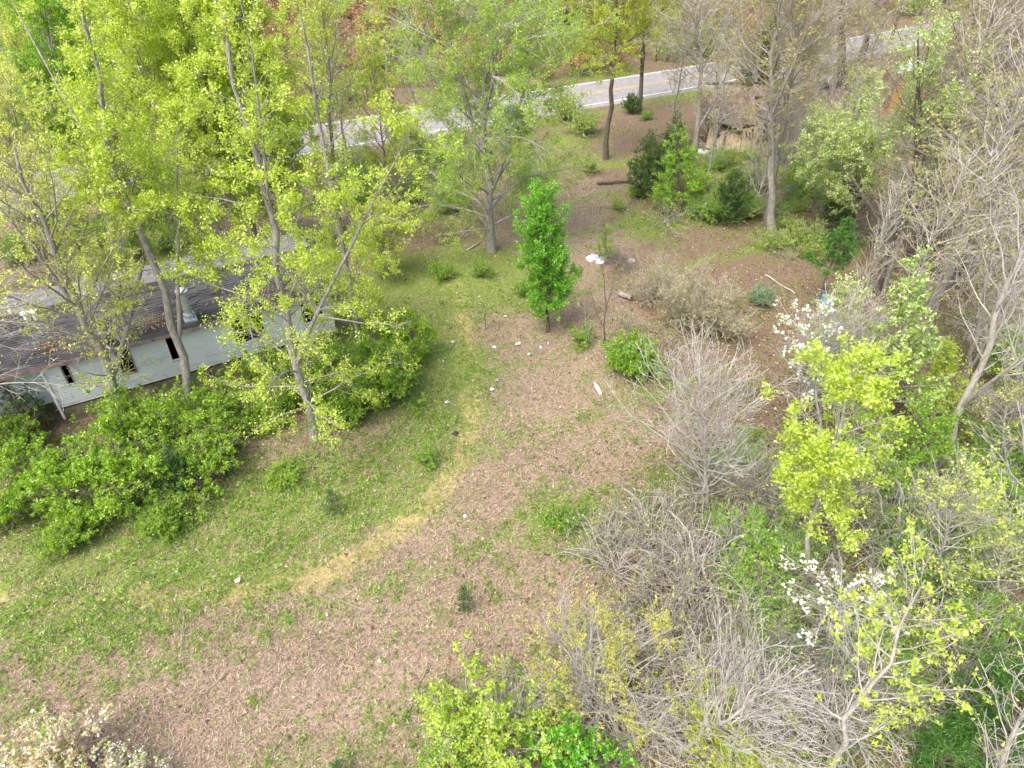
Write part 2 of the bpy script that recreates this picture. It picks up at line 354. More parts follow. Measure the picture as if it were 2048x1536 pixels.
def make_shrub(name, label, cat, base, hgt, R, seed, col='privet', n=40, nl=5, ts=.12, sz=.07, spr=.08, bark='dark', tbark=None, spread=.9, group=None, s2=.16, s3=.2, grav=0.0, wig=.12, tri=True, gap=.15, fr=.45, up=.05, tw=1.0, mix=None, rr=.010, stems=True, hang=0, asp=.62, leaf_from=.2, k1=9, upb=.45):
    rng = np.random.default_rng(seed); root = thing(name, label, cat, tuple(base), 0, group)
    az = np.arange(n) * 2.39996 + rng.normal(0, .3, n); rad = np.sqrt(rng.uniform(.02, 1, n)) * spread
    d = np.stack([np.cos(az) * np.sin(rad), np.sin(az) * np.sin(rad), np.cos(rad)], 1)
    L = np.sqrt((hgt * np.cos(rad)) ** 2 + (R * 1.15 * np.sin(rad) / max(math.sin(spread), .2)) ** 2) * rng.uniform(.7, 1.05, n)
    P = np.empty((n, k1, 3)); P[:, 0] = rng.normal(0, .06 * R, (n, 3)) * [1, 1, 0] - [0, 0, .05]
    for j in range(1, k1):
        d = nrm(d + rng.normal(0, wig, (n, 3)) + np.array([0, 0, up]) - np.array([0, 0, grav * j / k1])); P[:, j] = P[:, j - 1] + d * (L / (k1 - 1))[:, None]
    R1 = (rr * L)[:, None] * np.linspace(1, .3, k1)[None]; R1 = np.maximum(R1, .006 * tw)
    def level(P, Rr, Lp, sp, frac, k2, w_, rmin, t0):
        cnt = np.maximum((Lp / sp).astype(int), 1); ii = np.repeat(np.arange(len(P)), cnt)
        tt = rng.uniform(t0, .98, len(ii)); LL = np.repeat(Lp, cnt) * frac * (1.2 - tt * .8) * rng.uniform(.6, 1.3, len(ii))
        Pn, Rn = sprout(rng, P, Rr, ii, tt, rng.uniform(.5, 1.1, len(ii)), LL, k2, up, w_, .014); return Pn, np.maximum(Rn, rmin), LL
    P2, R2, L2 = level(P, R1, L, s2, fr, 5, wig * 1.3, .0045 * tw, .2)
    P3, R3, L3 = level(P2, R2, L2, s3, .5, 2 if nl > 2 else 3, wig * 1.5, .0035 * tw, .2)
    tb = BM[tbark or {'pale': 'ptwig', 'grey': 'twig', 'dark': 'btwig'}[bark]]
    V, F = tubes(P, R1, 5); obj('stems', mesh('stems', V, F, BM[bark], smooth=True), root, 'stuff')
    V, F = join([tubes(P2, R2, 3), tubes(P3, R3, 3)]); obj('twigs', mesh('twigs', V, F, tb), root, 'stuff'); nf = len(F) * 2
    if nl:
        C = []
        for Pq, LL in ((P2, L2), (P3, L3)):
            cnt = (LL / ts * rng.uniform(.6, 1.4, len(LL)) + rng.uniform(0, 1, len(LL))).astype(int)
            ii = np.repeat(np.arange(len(Pq)), cnt); C.append(pinterp(Pq, ii, rng.uniform(leaf_from, 1, len(ii))))
        C = np.concatenate(C); C = C[vnoise(C + base, .55, seed) > gap * .8]
        C = C[C[:, 2] > .02]
        V, F, T_ = leaves(rng, C, nl, spr, sz, tri=tri, hang=hang, aspect=asp, upb=upb); obj('leaves', mesh('leaves', V, F, LM[col], T_), root, 'stuff'); nf += len(F) * (1 if tri else 2)
        for col2, frac, nm, s2_ in (mix or []):
            C2 = C[rng.uniform(0, 1, len(C)) < frac]; C2 = C2[C2[:, 2] > hgt * .35]
            V, F, T_ = leaves(rng, C2, 3, spr, s2_, upb=.75, aspect=.85); obj(nm, mesh(nm, V, F, LM[col2], T_), root, 'stuff'); nf += len(F) * 2
    STATS[label] = nf
    return root

def make_conifer(name, label, cat, base, hgt, R, seed, col='cedar', n=90, group=None, nsz=.10, den=1.0, cb=.03, pine=False, lean=(0, 0), bark='dark'):
    rng = np.random.default_rng(seed); root = thing(name, label, cat, tuple(base), 0, group)
    k = 8; tr = np.zeros((k, 3)); tr[:, 2] = np.linspace(-.1, hgt, k); tr[:, 0] += np.linspace(0, lean[0], k); tr[:, 1] += np.linspace(0, lean[1], k)
    tr[1:-1, :2] += rng.normal(0, .01 * hgt, (k - 2, 2))
    rad = .014 * hgt * np.linspace(1, .15, k) + .01
    V, F = tubes(tr[None], rad[None], 7); obj('trunk', mesh('trunk', V, F, BM[bark], smooth=True), root)
    t = cb + (1 - cb) * (np.arange(n) + rng.uniform(0, 1, n)) / n * .99; h = (t - cb) / (1 - cb)
    L = R * ((1 - h) ** .75 + .08) * (.55 + .45 * np.clip(h * 6, 0, 1)) * rng.uniform(.7, 1.15, n)
    P1, R1 = sprout(rng, tr[None], rad[None], np.zeros(n, int), np.clip(t, 0, .99), rng.uniform(.9, 1.35, n) - .4 * h, L, 5, .10 if pine else .07, .06, .02, az=np.arange(n) * 2.39996)
    cnt = np.maximum((L / (.16 if not pine else .3)).astype(int), 2); ii = np.repeat(np.arange(n), cnt)
    tt = rng.uniform(.25, 1, len(ii)); LL = np.repeat(L, cnt) * .42 * (1.2 - tt * .7)
    P2, R2 = sprout(rng, P1, R1, ii, tt, rng.uniform(.4, .9, len(ii)), LL, 3, .08, .1, .02)
    V, F = join([tubes(P1, np.maximum(R1, .006), 4), tubes(P2, np.maximum(R2, .004), 3)]); obj('branches', mesh('branches', V, F, BM['btwig']), root, 'stuff')
    if pine:
        C = np.concatenate([P2[:, -1], P2[:, 1], P1[:, -1]]); V, F, T_ = leaves(rng, C, int(26 * den), .16, nsz * 1.6, aspect=.09, upb=.0, tri=True)
    else:
        cn = np.maximum((LL / .055 * den).astype(int), 1); i2 = np.repeat(np.arange(len(P2)), cn); C = pinterp(P2, i2, rng.uniform(0, 1, len(i2)))
        V, F, T_ = leaves(rng, C, 5, nsz * .6, nsz, aspect=.30, upb=.1, tri=True)
    obj('needles', mesh('needles', V, F, LM[col], T_), root, 'stuff'); STATS[label] = len(F)
    return root

# ------------------------------------------------------------------ ground masks
def blob(px, py, rx, ry, w=1.0):
    c = G(px, py); d = c[1] * _c + H * _s
    return (c[0], c[1], rx / FPX * d, abs(G(px, max(py - ry, -200))[1] - G(px, py + ry)[1]) / 2, w)
GREEN = [blob(*b) for b in [
 (880, 560, 130, 60, .95), (760, 700, 150, 110, 1), (900, 800, 90, 90, .6), (640, 960, 190, 90, .8), (330, 1090, 300, 80, 1.0), (60, 1120, 160, 110, 1.1),
 (60, 1240, 200, 60, .8), (230, 1240, 240, 50, .6), (420, 1150, 150, 40, .75), (1120, 1030, 110, 60, .75), (1000, 560, 120, 60, .8), (880, 880, 70, 60, .7), (1250, 760, 130, 40, .45),
 (830, 950, 60, 50, .7), (1380, 960, 80, 50, .6), (1750, 980, 160, 140, .55), (1960, 1000, 120, 180, .6), (1650, 1260, 260, 90, .3), (1420, 430, 200, 60, .45), (1650, 480, 120, 50, .5),
 (1450, 330, 140, 30, .75), (1430, 183, 120, 14, 1.2), (1290, 196, 60, 10, 1.0), (1100, 290, 120, 60, .6), (860, 360, 130, 80, .5), (250, 520, 160, 35, .9), (100, 1010, 140, 60, .8),
 (1700, 1420, 200, 90, .5), (1950, 1350, 120, 200, .7), (820, 1010, 120, 30, .35), (1200, 150, 160, 12, .6), (560, 1010, 160, 50, .6), (900, 690, 60, 60, .5), (1900, 300, 200, 100, .3), (1480, 148, 160, 8, .9), (1300, 440, 60, 60, .3)]]
LITTER = [blob(*b) for b in [
 (1480, 480, 170, 60, 1.0), (1600, 560, 200, 60, 1.1), (1280, 330, 110, 60, .8), (1300, 420, 120, 60, .5), (1500, 700, 160, 100, .8), (1250, 560, 80, 40, .4), (1700, 800, 300, 160, 1.0), (1600, 1050, 300, 150, 1.0),
 (1650, 1300, 320, 180, 1.0), (1950, 600, 200, 300, 1.1), (800, 470, 120, 70, .8), (1400, 1300, 160, 200, .8), (1280, 1480, 150, 100, .8), (1380, 760, 120, 60, .6), (620, 740, 80, 50, .6), (150, 480, 200, 60, .8), (1100, 800, 60, 60, .25), (1450, 620, 120, 50, .6), (500, 960, 90, 40, .4), (900, 1420, 120, 120, .35)]]
PATH = np.array([G(*p)[:2] for p in [(905, 560), (925, 650), (938, 750), (940, 850), (905, 940), (830, 1030), (740, 1100), (640, 1148), (500, 1175), (350, 1190), (200, 1200), (0, 1195), (-300, 1180)]])
ROAD = np.array([G(*p)[:2] for p in [(-260, 455), (0, 392), (110, 370), (400, 318), (750, 259), (1000, 218), (1248, 178), (1382, 157), (1604, 115), (1724, 92), (1861, 67), (1960, 50), (2100, 28), (2400, -20)]])
def pdist(P, x, y):
    p = np.stack([x, y], -1); best = np.full(x.shape, 1e9)
    for a, b in zip(P[:-1], P[1:]):
        d = b - a; t = np.clip(((p - a) @ d) / (d @ d), 0, 1); best = np.minimum(best, np.linalg.norm(p - a - t[..., None] * d, axis=-1))
    return best
def roadside(x, y):      # >0 beyond the road
    return y - np.interp(x, ROAD[:, 0], ROAD[:, 1])
def n2(x, y, s, seed=0): return vnoise(np.stack([x, y, np.zeros_like(x)], -1), s, seed)
def masks(x, y):
    g = np.zeros_like(x); l = np.zeros_like(x)
    for bx, by, rx, ry, w_ in GREEN: g += w_ * np.exp(-(((x - bx) / rx) ** 2 + ((y - by) / ry) ** 2) * .9)
    for bx, by, rx, ry, w_ in LITTER: l += w_ * np.exp(-(((x - bx) / rx) ** 2 + ((y - by) / ry) ** 2) * .8)
    out = np.clip((np.maximum(np.abs(x + 3) - 20, 0) + np.maximum(y - 42, 0)) / 8, 0, 1); l = np.maximum(l, out * .85)
    pd = pdist(PATH, x, y); p = np.exp(-(pd / .62) ** 2) * (.8 + .5 * n2(x, y, 1.6, 5)); g = g * (1 - .35 * p); l = l * (1 - .7 * p)
    g = g * (.55 + .9 * n2(x, y, 1.3, 1)) + .55 * np.clip(n2(x, y, .45, 2) * 2.2 - 1, 0, 1) + .20
    rs = pdist(ROAD, x, y); verge = np.exp(-((rs - 4.2) / 1.3) ** 2); g = g + .5 * verge * n2(x, y, 4, 9)
    return np.clip(g, 0, 1), np.clip(l * (.7 + .5 * n2(x, y, 2.3, 3)), 0, 1), np.clip(p, 0, 1)

def axis(lo, hi, step, far_lo, far_hi):
    a = list(np.arange(lo, hi + step, step)); s = step
    while a[-1] < far_hi: s *= 1.25; a.append(a[-1] + s)
    s = step
    while a[0] > far_lo: s *= 1.25; a.insert(0, a[0] - s)
    return np.array(a)
gx = axis(-26, 26, .35, -500, 500); gy = axis(4, 62, .35, -120, 700)
X, Y = np.meshgrid(gx, gy)
Z = (.05 * (n2(X, Y, 1.1, 11) - .5) + .09 * (n2(X, Y, 5, 12) - .5)) * np.clip((pdist(ROAD, X, Y) - 3) / 3, 0, 1)
nx, ny = len(gx), len(gy); q = np.arange(nx * ny).reshape(ny, nx)
F = np.stack([q[:-1, :-1], q[:-1, 1:], q[1:, 1:], q[1:, :-1]], -1).reshape(-1, 4)
gm, t, out = newmat('forest_ground')
tc = N(t, 'ShaderNodeTexCoord')
def noise(s, d=5, r=.65):
    n = N(t, 'ShaderNodeTexNoise', i_Scale=s, i_Detail=d, i_Roughness=r); t.links.new(tc.outputs['Object'], n.inputs[0]); return n.outputs[0]
def attr(nm): return N(t, 'ShaderNodeAttribute', attribute_name=nm).outputs['Fac']
def mixc(f, a, b):
    n = N(t, 'ShaderNodeMix', data_type='RGBA'); t.links.new(f, n.inputs[0]); t.links.new(a, n.inputs[6]); t.links.new(b, n.inputs[7]); return n.outputs[2]
def soft(a, nz, lo, hi):
    m = N(t, 'ShaderNodeMath', operation='ADD'); t.links.new(a, m.inputs[0]); t.links.new(nz, m.inputs[1])
    r = N(t, 'ShaderNodeMapRange', interpolation_type='SMOOTHSTEP', i_1=lo, i_2=hi); t.links.new(m.outputs[0], r.inputs[0]); return r.outputs[0]
fine = noise(11, 10, .86); mid = noise(3.2, 6, .7)
straw = ramp(t, [(.32, (.06, .045, .033)), (.43, (.155, .118, .085)), (.53, (.285, .22, .16)), (.66, (.47, .38, .29))], fine)
lit = ramp(t, [(.3, (.03, .023, .017)), (.43, (.095, .07, .05)), (.54, (.19, .138, .10)), (.68, (.34, .265, .19))], fine)
grn = ramp(t, [(.3, (.04, .06, .015)), (.45, (.10, .15, .03)), (.56, (.18, .24, .05)), (.70, (.30, .34, .11))], fine)
pth = ramp(t, [(.3, (.15, .13, .05)), (.46, (.32, .265, .115)), (.66, (.50, .41, .21))], fine)
c = mixc(soft(attr('litter'), mid, .75, 1.2), straw, lit)
c = mixc(soft(attr('path'), mid, .7, 1.4), c, pth)
hg = N(t, 'ShaderNodeMath', operation='MULTIPLY', i_1=.34); t.links.new(attr('green'), hg.inputs[0])
c = mixc(soft(hg.outputs[0], noise(4.5, 8, .8), .68, .86), c, grn)
p = N(t, 'ShaderNodeBsdfPrincipled', i_Roughness=.95); p.inputs['Specular IOR Level'].default_value = .1
t.links.new(c, p.inputs['Base Color'])
b = N(t, 'ShaderNodeBump', i_Strength=.7, i_Distance=.06); t.links.new(fine, b.inputs['Height']); t.links.new(b.outputs[0], p.inputs['Normal'])
t.links.new(p.outputs[0], out.inputs[0])
me = mesh('ground', np.stack([X, Y, Z], -1), F, gm, smooth=True)
g_, l_, p_ = masks(X.ravel(), Y.ravel())
for nm, a in (('green', g_), ('litter', l_), ('path', p_)):
    at = me.attributes.new(nm, 'FLOAT', 'POINT'); at.data.foreach_set('value', a.astype(np.float32))
tag(obj('ground', me), 'forest floor and rough clearing of dead grass, weeds and fallen leaves', 'ground', kind='structure')

# road
def offset_line(P, off):
    d = np.gradient(P, axis=0); d /= np.linalg.norm(d, axis=1, keepdims=True); return P + off * np.stack([-d[:, 1], d[:, 0]], -1)
def dense(P, step):
    d = np.r_[0, np.cumsum(np.linalg.norm(np.diff(P, axis=0), axis=1))]; s = np.arange(0, d[-1], step)
    k = np.stack([np.interp(s, d, P[:, i]) for i in range(2)], 1)
    for _ in range(30): k[1:-1] = (k[:-2] + 2 * k[1:-1] + k[2:]) / 4
    return k
RD = dense(ROAD, 1.5)
def strip(o0, o1, z0, z1=None, gaps=None, rng=None):
    a = offset_line(RD, o0); b_ = offset_line(RD, o1); n = len(RD)
    V = np.concatenate([np.c_[a, np.full(n, z0)], np.c_[b_, np.full(n, z1 if z1 is not None else z0)]])
    i = np.arange(n - 1); return V, np.stack([i, i + 1, n + i + 1, n + i], -1)[:, ::-1]
HW = 3.15
asph = roughmat('worn_asphalt', (.17, .165, .17), (.27, .265, .265), 2.0, bump=.4, bscale=60, thr=(.3, .7))
V, F = join([strip(HW, -HW, .10), strip(HW + .35, HW, .0, .10), strip(-HW, -HW - .35, .10, .0)])
tag(obj('road', mesh('road', V, F, asph)), 'grey two-lane road crossing behind the trees', 'road', kind='structure')
yl = roughmat('yellow_road_paint', (.30, .23, .12), (.50, .36, .15), 3, bump=0)
wl = roughmat('white_road_paint', (.42, .42, .42), (.72, .72, .72), 6, bump=0)
V, F = join([strip(.20, .08, .104), strip(-.08, -.20, .104)]); tag(obj('centre_line', mesh('centre_line', V, F, yl)), 'double yellow centre line of the road', 'road marking', kind='structure')
V, F = join([strip(HW - .22, HW - .36, .104)]); tag(obj('edge_line', mesh('edge_line', V, F, wl)), 'white edge line on the far side of the road', 'road marking', kind='structure')
V, F = join([strip(-HW + .36, -HW + .22, .104)]); tag(obj('edge_line', mesh('edge_line', V, F, wl)), 'white edge line on the near side of the road', 'road marking', kind='structure')

# ------------------------------------------------------------------ mobile home
WH = dict(
 siding=roughmat('pale_siding', (.46, .50, .50), (.62, .66, .65), 1.6, rough=.6, bump=.1, stretch=(.5, 1, 3), c3=(.55, .60, .56), spec=.4),
 roof=roughmat('grey_shingles', (.042, .042, .046), (.078, .077, .082), 1.0, rough=.95, bump=.4, bscale=40, stretch=(.6, 2, 2), c3=(.115, .113, .12), spec=.05),
 roof2=roughmat('paler_shingles', (.10, .10, .112), (.18, .18, .20), 1.3, rough=.9, bump=.9, bscale=40, stretch=(.6, 2, 2)),  # paler grey than the front slope, used on the rear slope
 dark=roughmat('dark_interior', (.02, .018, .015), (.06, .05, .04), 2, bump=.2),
 skirt=roughmat('rotting_skirting', (.12, .10, .06), (.28, .25, .17), 2, bump=.5),
 galv=roughmat('galvanised_pipe', (.38, .43, .48), (.62, .66, .70), 4, rough=.45, metal=.5, bump=.1),
 white=roughmat('white_metal', (.6, .6, .58), (.8, .8, .78), 5, rough=.5, bump=.05),
 trim=roughmat('rusty_trim', (.18, .10, .08), (.36, .30, .27), 3, bump=.3))
A_ = math.atan2(5.36, 9.57); da = np.array([math.cos(A_), math.sin(A_)]); dn = np.array([-da[1], da[0]]); B0 = 27.45
home = thing('mobile_home', 'long pale mobile home with grey shingle roof and open dark windows behind the trees', 'mobile home', (*(dn * B0), 0), A_)
def onwall(px, py, b):
    r = ray(px, py); tt = b / (r[0] * dn[0] + r[1] * dn[1]); pnt = np.array([0, 0, H]) + r * tt
    return pnt[0] * da[0] + pnt[1] * da[1], pnt[2]
XL, XR, YW, YB, ZB, ZE, YRG, ZR = -13.5, 6.25, .32, 6.1, .82, 3.0, 3.22, 3.68
wins = []
for (tl, br) in [((121, 731), (148, 764)), ((229, 701), (272, 741)), ((329, 675), (366, 714)), ((459, 639), (532, 672)), ((598, 602), (647, 636))]:
    x0, z1 = onwall(*tl, B0 + YW); x1, z0 = onwall(*br, B0 + YW); wins.append((x0, x1, max(z0, 1.15), min(z1, 2.85)))
rows = 16; dz = (ZE - .06 - ZB) / rows; sb = MB(); rg = random.Random(4)
XC = -5.1     # left of this the wall is set back
for r in range(rows):
    z0 = ZB + r * dz; z1 = z0 + dz
    spans = [(XC, XR)]
    for wx0, wx1, wz0, wz1 in wins:
        if z1 > wz0 + .01 and z0 < wz1 - .01:
            spans = [s_ for sp in spans for s_ in ([(sp[0], wx0), (wx1, sp[1])] if sp[0] < wx0 < sp[1] or sp[0] < wx1 < sp[1] else [sp])]
    for a0, a1 in spans:
        if a1 - a0 < .02: continue
        xs = np.arange(a0, a1, 3.66).tolist() + [a1]
        for u0, u1 in zip(xs[:-1], xs[1:]):
            j = rg.uniform(-.004, .004)
            sb.prism([(YW + .01 + j, z1), (YW - .035 + j, z0), (YW + .0 + j, z0 - .006), (YW + .03, z0), (YW + .03, z1)], u0, u1)
    sb.prism([(YW + .55, z1), (YW + .526, z0), (YW + .54, z0), (YW + .58, z0), (YW + .58, z1)], XL, XC - .02)
sb.build('siding', WH['siding'], home, 'stuff')
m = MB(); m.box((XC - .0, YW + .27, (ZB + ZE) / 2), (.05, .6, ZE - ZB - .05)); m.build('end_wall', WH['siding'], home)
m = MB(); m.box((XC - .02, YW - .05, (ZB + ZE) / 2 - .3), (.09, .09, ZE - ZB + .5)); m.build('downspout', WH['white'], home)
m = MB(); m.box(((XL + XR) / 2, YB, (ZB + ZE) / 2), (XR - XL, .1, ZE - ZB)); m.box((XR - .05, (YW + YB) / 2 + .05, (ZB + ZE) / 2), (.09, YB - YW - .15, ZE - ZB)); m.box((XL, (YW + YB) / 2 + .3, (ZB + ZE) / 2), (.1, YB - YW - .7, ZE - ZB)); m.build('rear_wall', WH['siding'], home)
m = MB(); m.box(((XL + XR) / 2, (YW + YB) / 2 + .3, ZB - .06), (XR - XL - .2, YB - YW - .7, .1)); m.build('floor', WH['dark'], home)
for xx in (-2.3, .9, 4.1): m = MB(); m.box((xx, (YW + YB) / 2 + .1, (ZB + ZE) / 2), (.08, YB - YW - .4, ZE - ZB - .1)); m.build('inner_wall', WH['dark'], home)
m = MB(); m.box(((XL + XR) / 2, YW + 1.1, ZB / 2 - .05), (XR - XL - .2, .06, ZB)); m.build('skirting', WH['skirt'], home)
m = MB(); m.box(((XC + XR) / 2, YW + .05, ZB / 2 - .1), (XR - XC - .1, .04, ZB - .05)); m.build('skirting', WH['skirt'], home)
for i, (x0, x1, z0, z1) in enumerate(wins):
    fr = MB(); fr.box(((x0 + x1) / 2, YW - .03, z1 + .02), (x1 - x0 + .1, .06, .05)).box(((x0 + x1) / 2, YW - .03, z0 - .02), (x1 - x0 + .1, .07, .05)).box((x0 - .025, YW - .03, (z0 + z1) / 2), (.05, .055, z1 - z0)).box((x1 + .025, YW - .03, (z0 + z1) / 2), (.05, .055, z1 - z0))
    fo = fr.build('window_frame', WH['trim'] if i in (0, 1) else WH['white'], home)
    if i == 3: m = MB(); m.box(((x0 * .45 + x1 * .55), YW, (z0 + z1) / 2), (.06, .05, z1 - z0 - .02)); m.build('mullion', WH['white'], fo)
    if i == 4: m = MB(); m.box((x0 * .34 + x1 * .66, YW, (z0 + z1) / 2), (.16, .05, z1 - z0 - .02)); m.build('mullion', WH['siding'], fo)
# roof: stepped courses, gently sagging
def roof_side(y0, y1, z0, z1, n, matr, nm):
    m = MB(); rg2 = random.Random(7)
    for i in range(n):
        f0, f1 = i / n, (i + 1) / n; ya, yb = y0 + (y1 - y0) * f0, y0 + (y1 - y0) * f1; za, zb = z0 + (z1 - z0) * f0, z0 + (z1 - z0) * f1
        x = XL - .3
        while x < XR + .2:
            x2 = min(x + rg2.uniform(.7, 1.3), XR + .25); j = rg2.uniform(-.006, .012); sag = -.05 * math.sin(x * .7) * math.sin(math.pi * (f0 + f1) / 2)
            m.prism([(ya, za + .028 + j + sag), (yb, zb + .012 + sag), (yb, zb - .05 + sag), (ya, za - .05 + sag)], x, x2); x = x2 + .004
    return m.build(nm, matr, home, 'stuff')
roof_side(-.02, YRG - .1, ZE, ZR, 24, WH['roof'], 'shingles'); roof_side(6.47, YRG + .1, ZE, ZR, 24, WH['roof2'], 'shingles')
m = MB(); m.prism([(YRG - .22, ZR - .0), (YRG, ZR + .075), (YRG + .2, ZR - .0), (YRG + .2, ZR - .06), (YRG - .22, ZR - .06)], XL - .3, XR + .25); m.build('ridge_cap', WH['dark'], home)
m = MB(); m.box(((XL + XR) / 2, -.045, ZE - .06), (XR - XL + .5, .03, .15)); m.build('fascia', WH['trim'], home)
for s_ in (0, 1):
    m = MB(); m.prism([(YW + .06, ZE - .06), (YB - .06, ZE - .06), (YRG, ZR - .06)], XR - .12 if s_ else XL, XR - .04 if s_ else XL + .08); m.build('gable', WH['siding'], home)
ca, _ = onwall(382, 642, B0 + .75); vx = ca
m = MB(); m.box((vx, .55, ZE + .13), (.5, .5, .1)); m.build('flashing', WH['galv'], home)
m = MB(); m.tube([(vx, .55, ZE + .1), (vx, .55, ZE + .4)], .21, 14); m.tube([(vx, .55, ZE + .4), (vx, .55, ZE + 1.35)], .155, 14); fl = m.build('chimney', WH['galv'], home, smooth=False)
m = MB(); m.tube([(vx, .55, ZE + 1.42), (vx, .55, ZE + 1.47), (vx, .55, ZE + 1.58)], [.24, .24, .06], 14); m.build('chimney_cap', WH['white'], fl)
for px, py in ((47, 611), (61, 600)):
    a2, _ = onwall(px, py + 20, B0 + 2.4); m = MB(); m.tube([(a2, 2.7, ZE + .5), (a2, 2.7, ZE + .95)], .09, 10); m.tube([(a2, 2.7, ZE + .93), (a2, 2.7, ZE + 1.0)], .15, 10); m.build('roof_vent', WH['white'], home)
# satellite dish
dx, dzz = onwall(210, 684, B0 + .1); m = MB()
ring = [[(.36 * rr * math.cos(a), .10 * rr * rr, .40 * rr * math.sin(a)) for a in np.arange(16) * math.pi / 8] for rr in (.01, .35, .7, 1)]
Vd = [p for r in ring for p in r]; Fd = [(i * 16 + j, i * 16 + (j + 1) % 16, (i + 1) * 16 + (j + 1) % 16, (i + 1) * 16 + j) for i in range(3) for j in range(16)]
rot = Matrix.Rotation(R_(35), 3, 'X'); Vd = [tuple(rot @ Vector(p) + Vector((dx, .15, ZE + .45))) for p in Vd]; m.add(Vd, Fd)
dish = m.build('satellite_dish', roughmat('dish_grey', (.32, .33, .31), (.46, .47, .44), 4, rough=.5, bump=0), home, smooth=True)
sm = dish.modifiers.new('solid', 'SOLIDIFY'); sm.thickness = .015
m = MB(); m.tube([(dx, .1, ZE), (dx, .15, ZE + .4)], .025, 6); m.tube([(dx, .1, ZE + .15), (dx + .1, -.35, ZE + .25)], .015, 6); m.box((dx + .1, -.38, ZE + .28), (.07, .1, .07)); m.build('dish_arm', WH['white'], dish)
# dry leaf drifts lying on the roof
rng = np.random.default_rng(77); Cl = []
for (px, py, n_) in [(300, 632, 130), (285, 660, 90), (225, 665, 70), (85, 695, 60), (470, 632, 60), (560, 606, 60), (130, 690, 60), (350, 665, 80)]:
    a2, z2 = onwall(px, py, B0 + .9); y2 = .9 + rng.normal(0, .25, n_); a3 = a2 + rng.normal(0, .5, n_); a3 = np.clip(a3, XL, XR); y2 = np.clip(y2, .05, 2.9)
    zz = ZE + (ZR - ZE) * y2 / 3.2 + .05; wxy = a3[:, None] * da + (y2 + B0)[:, None] * dn; Cl.append(np.c_[wxy, zz])
V, F, T_ = leaves(rng, np.concatenate(Cl), 1, .03, .11, upb=.9); tag(obj('fallen_leaves', mesh('fallen_leaves', V, F, LM['tan'], T_)), 'orange dead leaves drifted on the roof of the mobile home', 'fallen leaves', kind='stuff')

# ------------------------------------------------------------------ collapsing cabin
ply = roughmat('bare_plywood', (.24, .175, .11), (.42, .33, .225), 2.2, bump=.25, stretch=(5, 1, .5), c3=(.50, .43, .32))
ply2 = roughmat('weathered_plywood', (.22, .19, .125), (.40, .34, .235), 2.5, bump=.25, stretch=(6, 1, .4))
moss = roughmat('mossy_roofing', (.09, .07, .055), (.20, .15, .12), 1.4, bump=.8, c3=(.17, .17, .04))
rooff = roughmat('rotten_roof_felt', (.05, .045, .04), (.17, .14, .12), 2.2, bump=.9, c3=(.14, .085, .05))
blk = roughmat('near_black', (.02, .02, .02), (.07, .07, .07), 4, bump=.5)  # plain near-black for the cabin's dark edges, posts and window panel
wood = roughmat('old_timber', (.10, .07, .05), (.24, .18, .13), 4, bump=.5, stretch=(1, 1, 4))
CB = G(1462, 300); cabin = thing('cabin', 'collapsing plywood cabin with caved-in mossy roof', 'cabin', (CB[0], CB[1], 0))
def rel(o, p): return Vector(p) - Vector(o)
def slab(name, pts, th, mat, parent, o, n=1, wob=0.0, sd_=1):
    """solid panel through 4 world points (bl, br, tr, tl), subdivided and slightly warped"""
    P = [rel(o, p) for p in pts]; nrm_ = (P[1] - P[0]).cross(P[3] - P[0]).normalized(); rgx = random.Random(sd_)
    nn = n + 1; V = []; 
    for side in (0, 1):
        for j in range(nn):
            for i in range(nn):
                u, v = i / n, j / n; p = (P[0] * (1 - u) + P[1] * u) * (1 - v) + (P[3] * (1 - u) + P[2] * u) * v
                V.append([p, u, v])
    wb = [rgx.uniform(-wob, wob) for _ in range(nn * nn)]
    VV = [q[0] + nrm_ * (wb[k % (nn * nn)] - (th if k >= nn * nn else 0)) for k, q in enumerate(V)]
    o2 = nn * nn; Fq = []
    for j in range(n):
        for i in range(n):
            a = j * nn + i; Fq += [(a, a + 1, a + nn + 1, a + nn), (o2 + a, o2 + a + nn, o2 + a + nn + 1, o2 + a + 1)]
    for i in range(n):
        Fq += [(i, o2 + i, o2 + i + 1, i + 1), (n * nn + i, n * nn + i + 1, o2 + n * nn + i + 1, o2 + n * nn + i), (i * nn, (i + 1) * nn, o2 + (i + 1) * nn, o2 + i * nn), (i * nn + n, o2 + i * nn + n, o2 + (i + 1) * nn + n, (i + 1) * nn + n)]
    m = MB(); m.add(VV, Fq); return m.build(name, mat, parent)
def PY(px, py, y): return AY(px, py, y)
yc = 53.0; CO = (CB[0], CB[1], 0)
slab('wall_panel', [PY(1411, 295, yc - .8), PY(1424, 298, yc - .9), PY(1432, 248, yc), PY(1421, 245, yc)], .03, ply, cabin, CO, 2, .01)
slab('wall_panel', [PY(1424, 298, yc - .9), PY(1442, 304, yc - 1.0), PY(1452, 256, yc), PY(1432, 250, yc + .05)], .03, ply, cabin, CO, 2, .01, 2)
slab('wall_panel', [PY(1445, 305, yc - 1.1), PY(1479, 304, yc - .9), PY(1485, 259, yc + .05), PY(1458, 257, yc)], .03, ply, cabin, CO, 3, .02, 3)
slab('wall_panel', [PY(1480, 304, yc - .8), PY(1502, 300, yc - .6), PY(1506, 253, yc + .1), PY(1486, 259, yc + .05)], .03, ply2, cabin, CO, 3, .02, 4)
slab('wall_panel', [PY(1503, 300, yc - .6), PY(1524, 297, yc - .4), PY(1527, 247, yc + .2), PY(1507, 253, yc + .1)], .03, ply2, cabin, CO, 3, .02, 5)
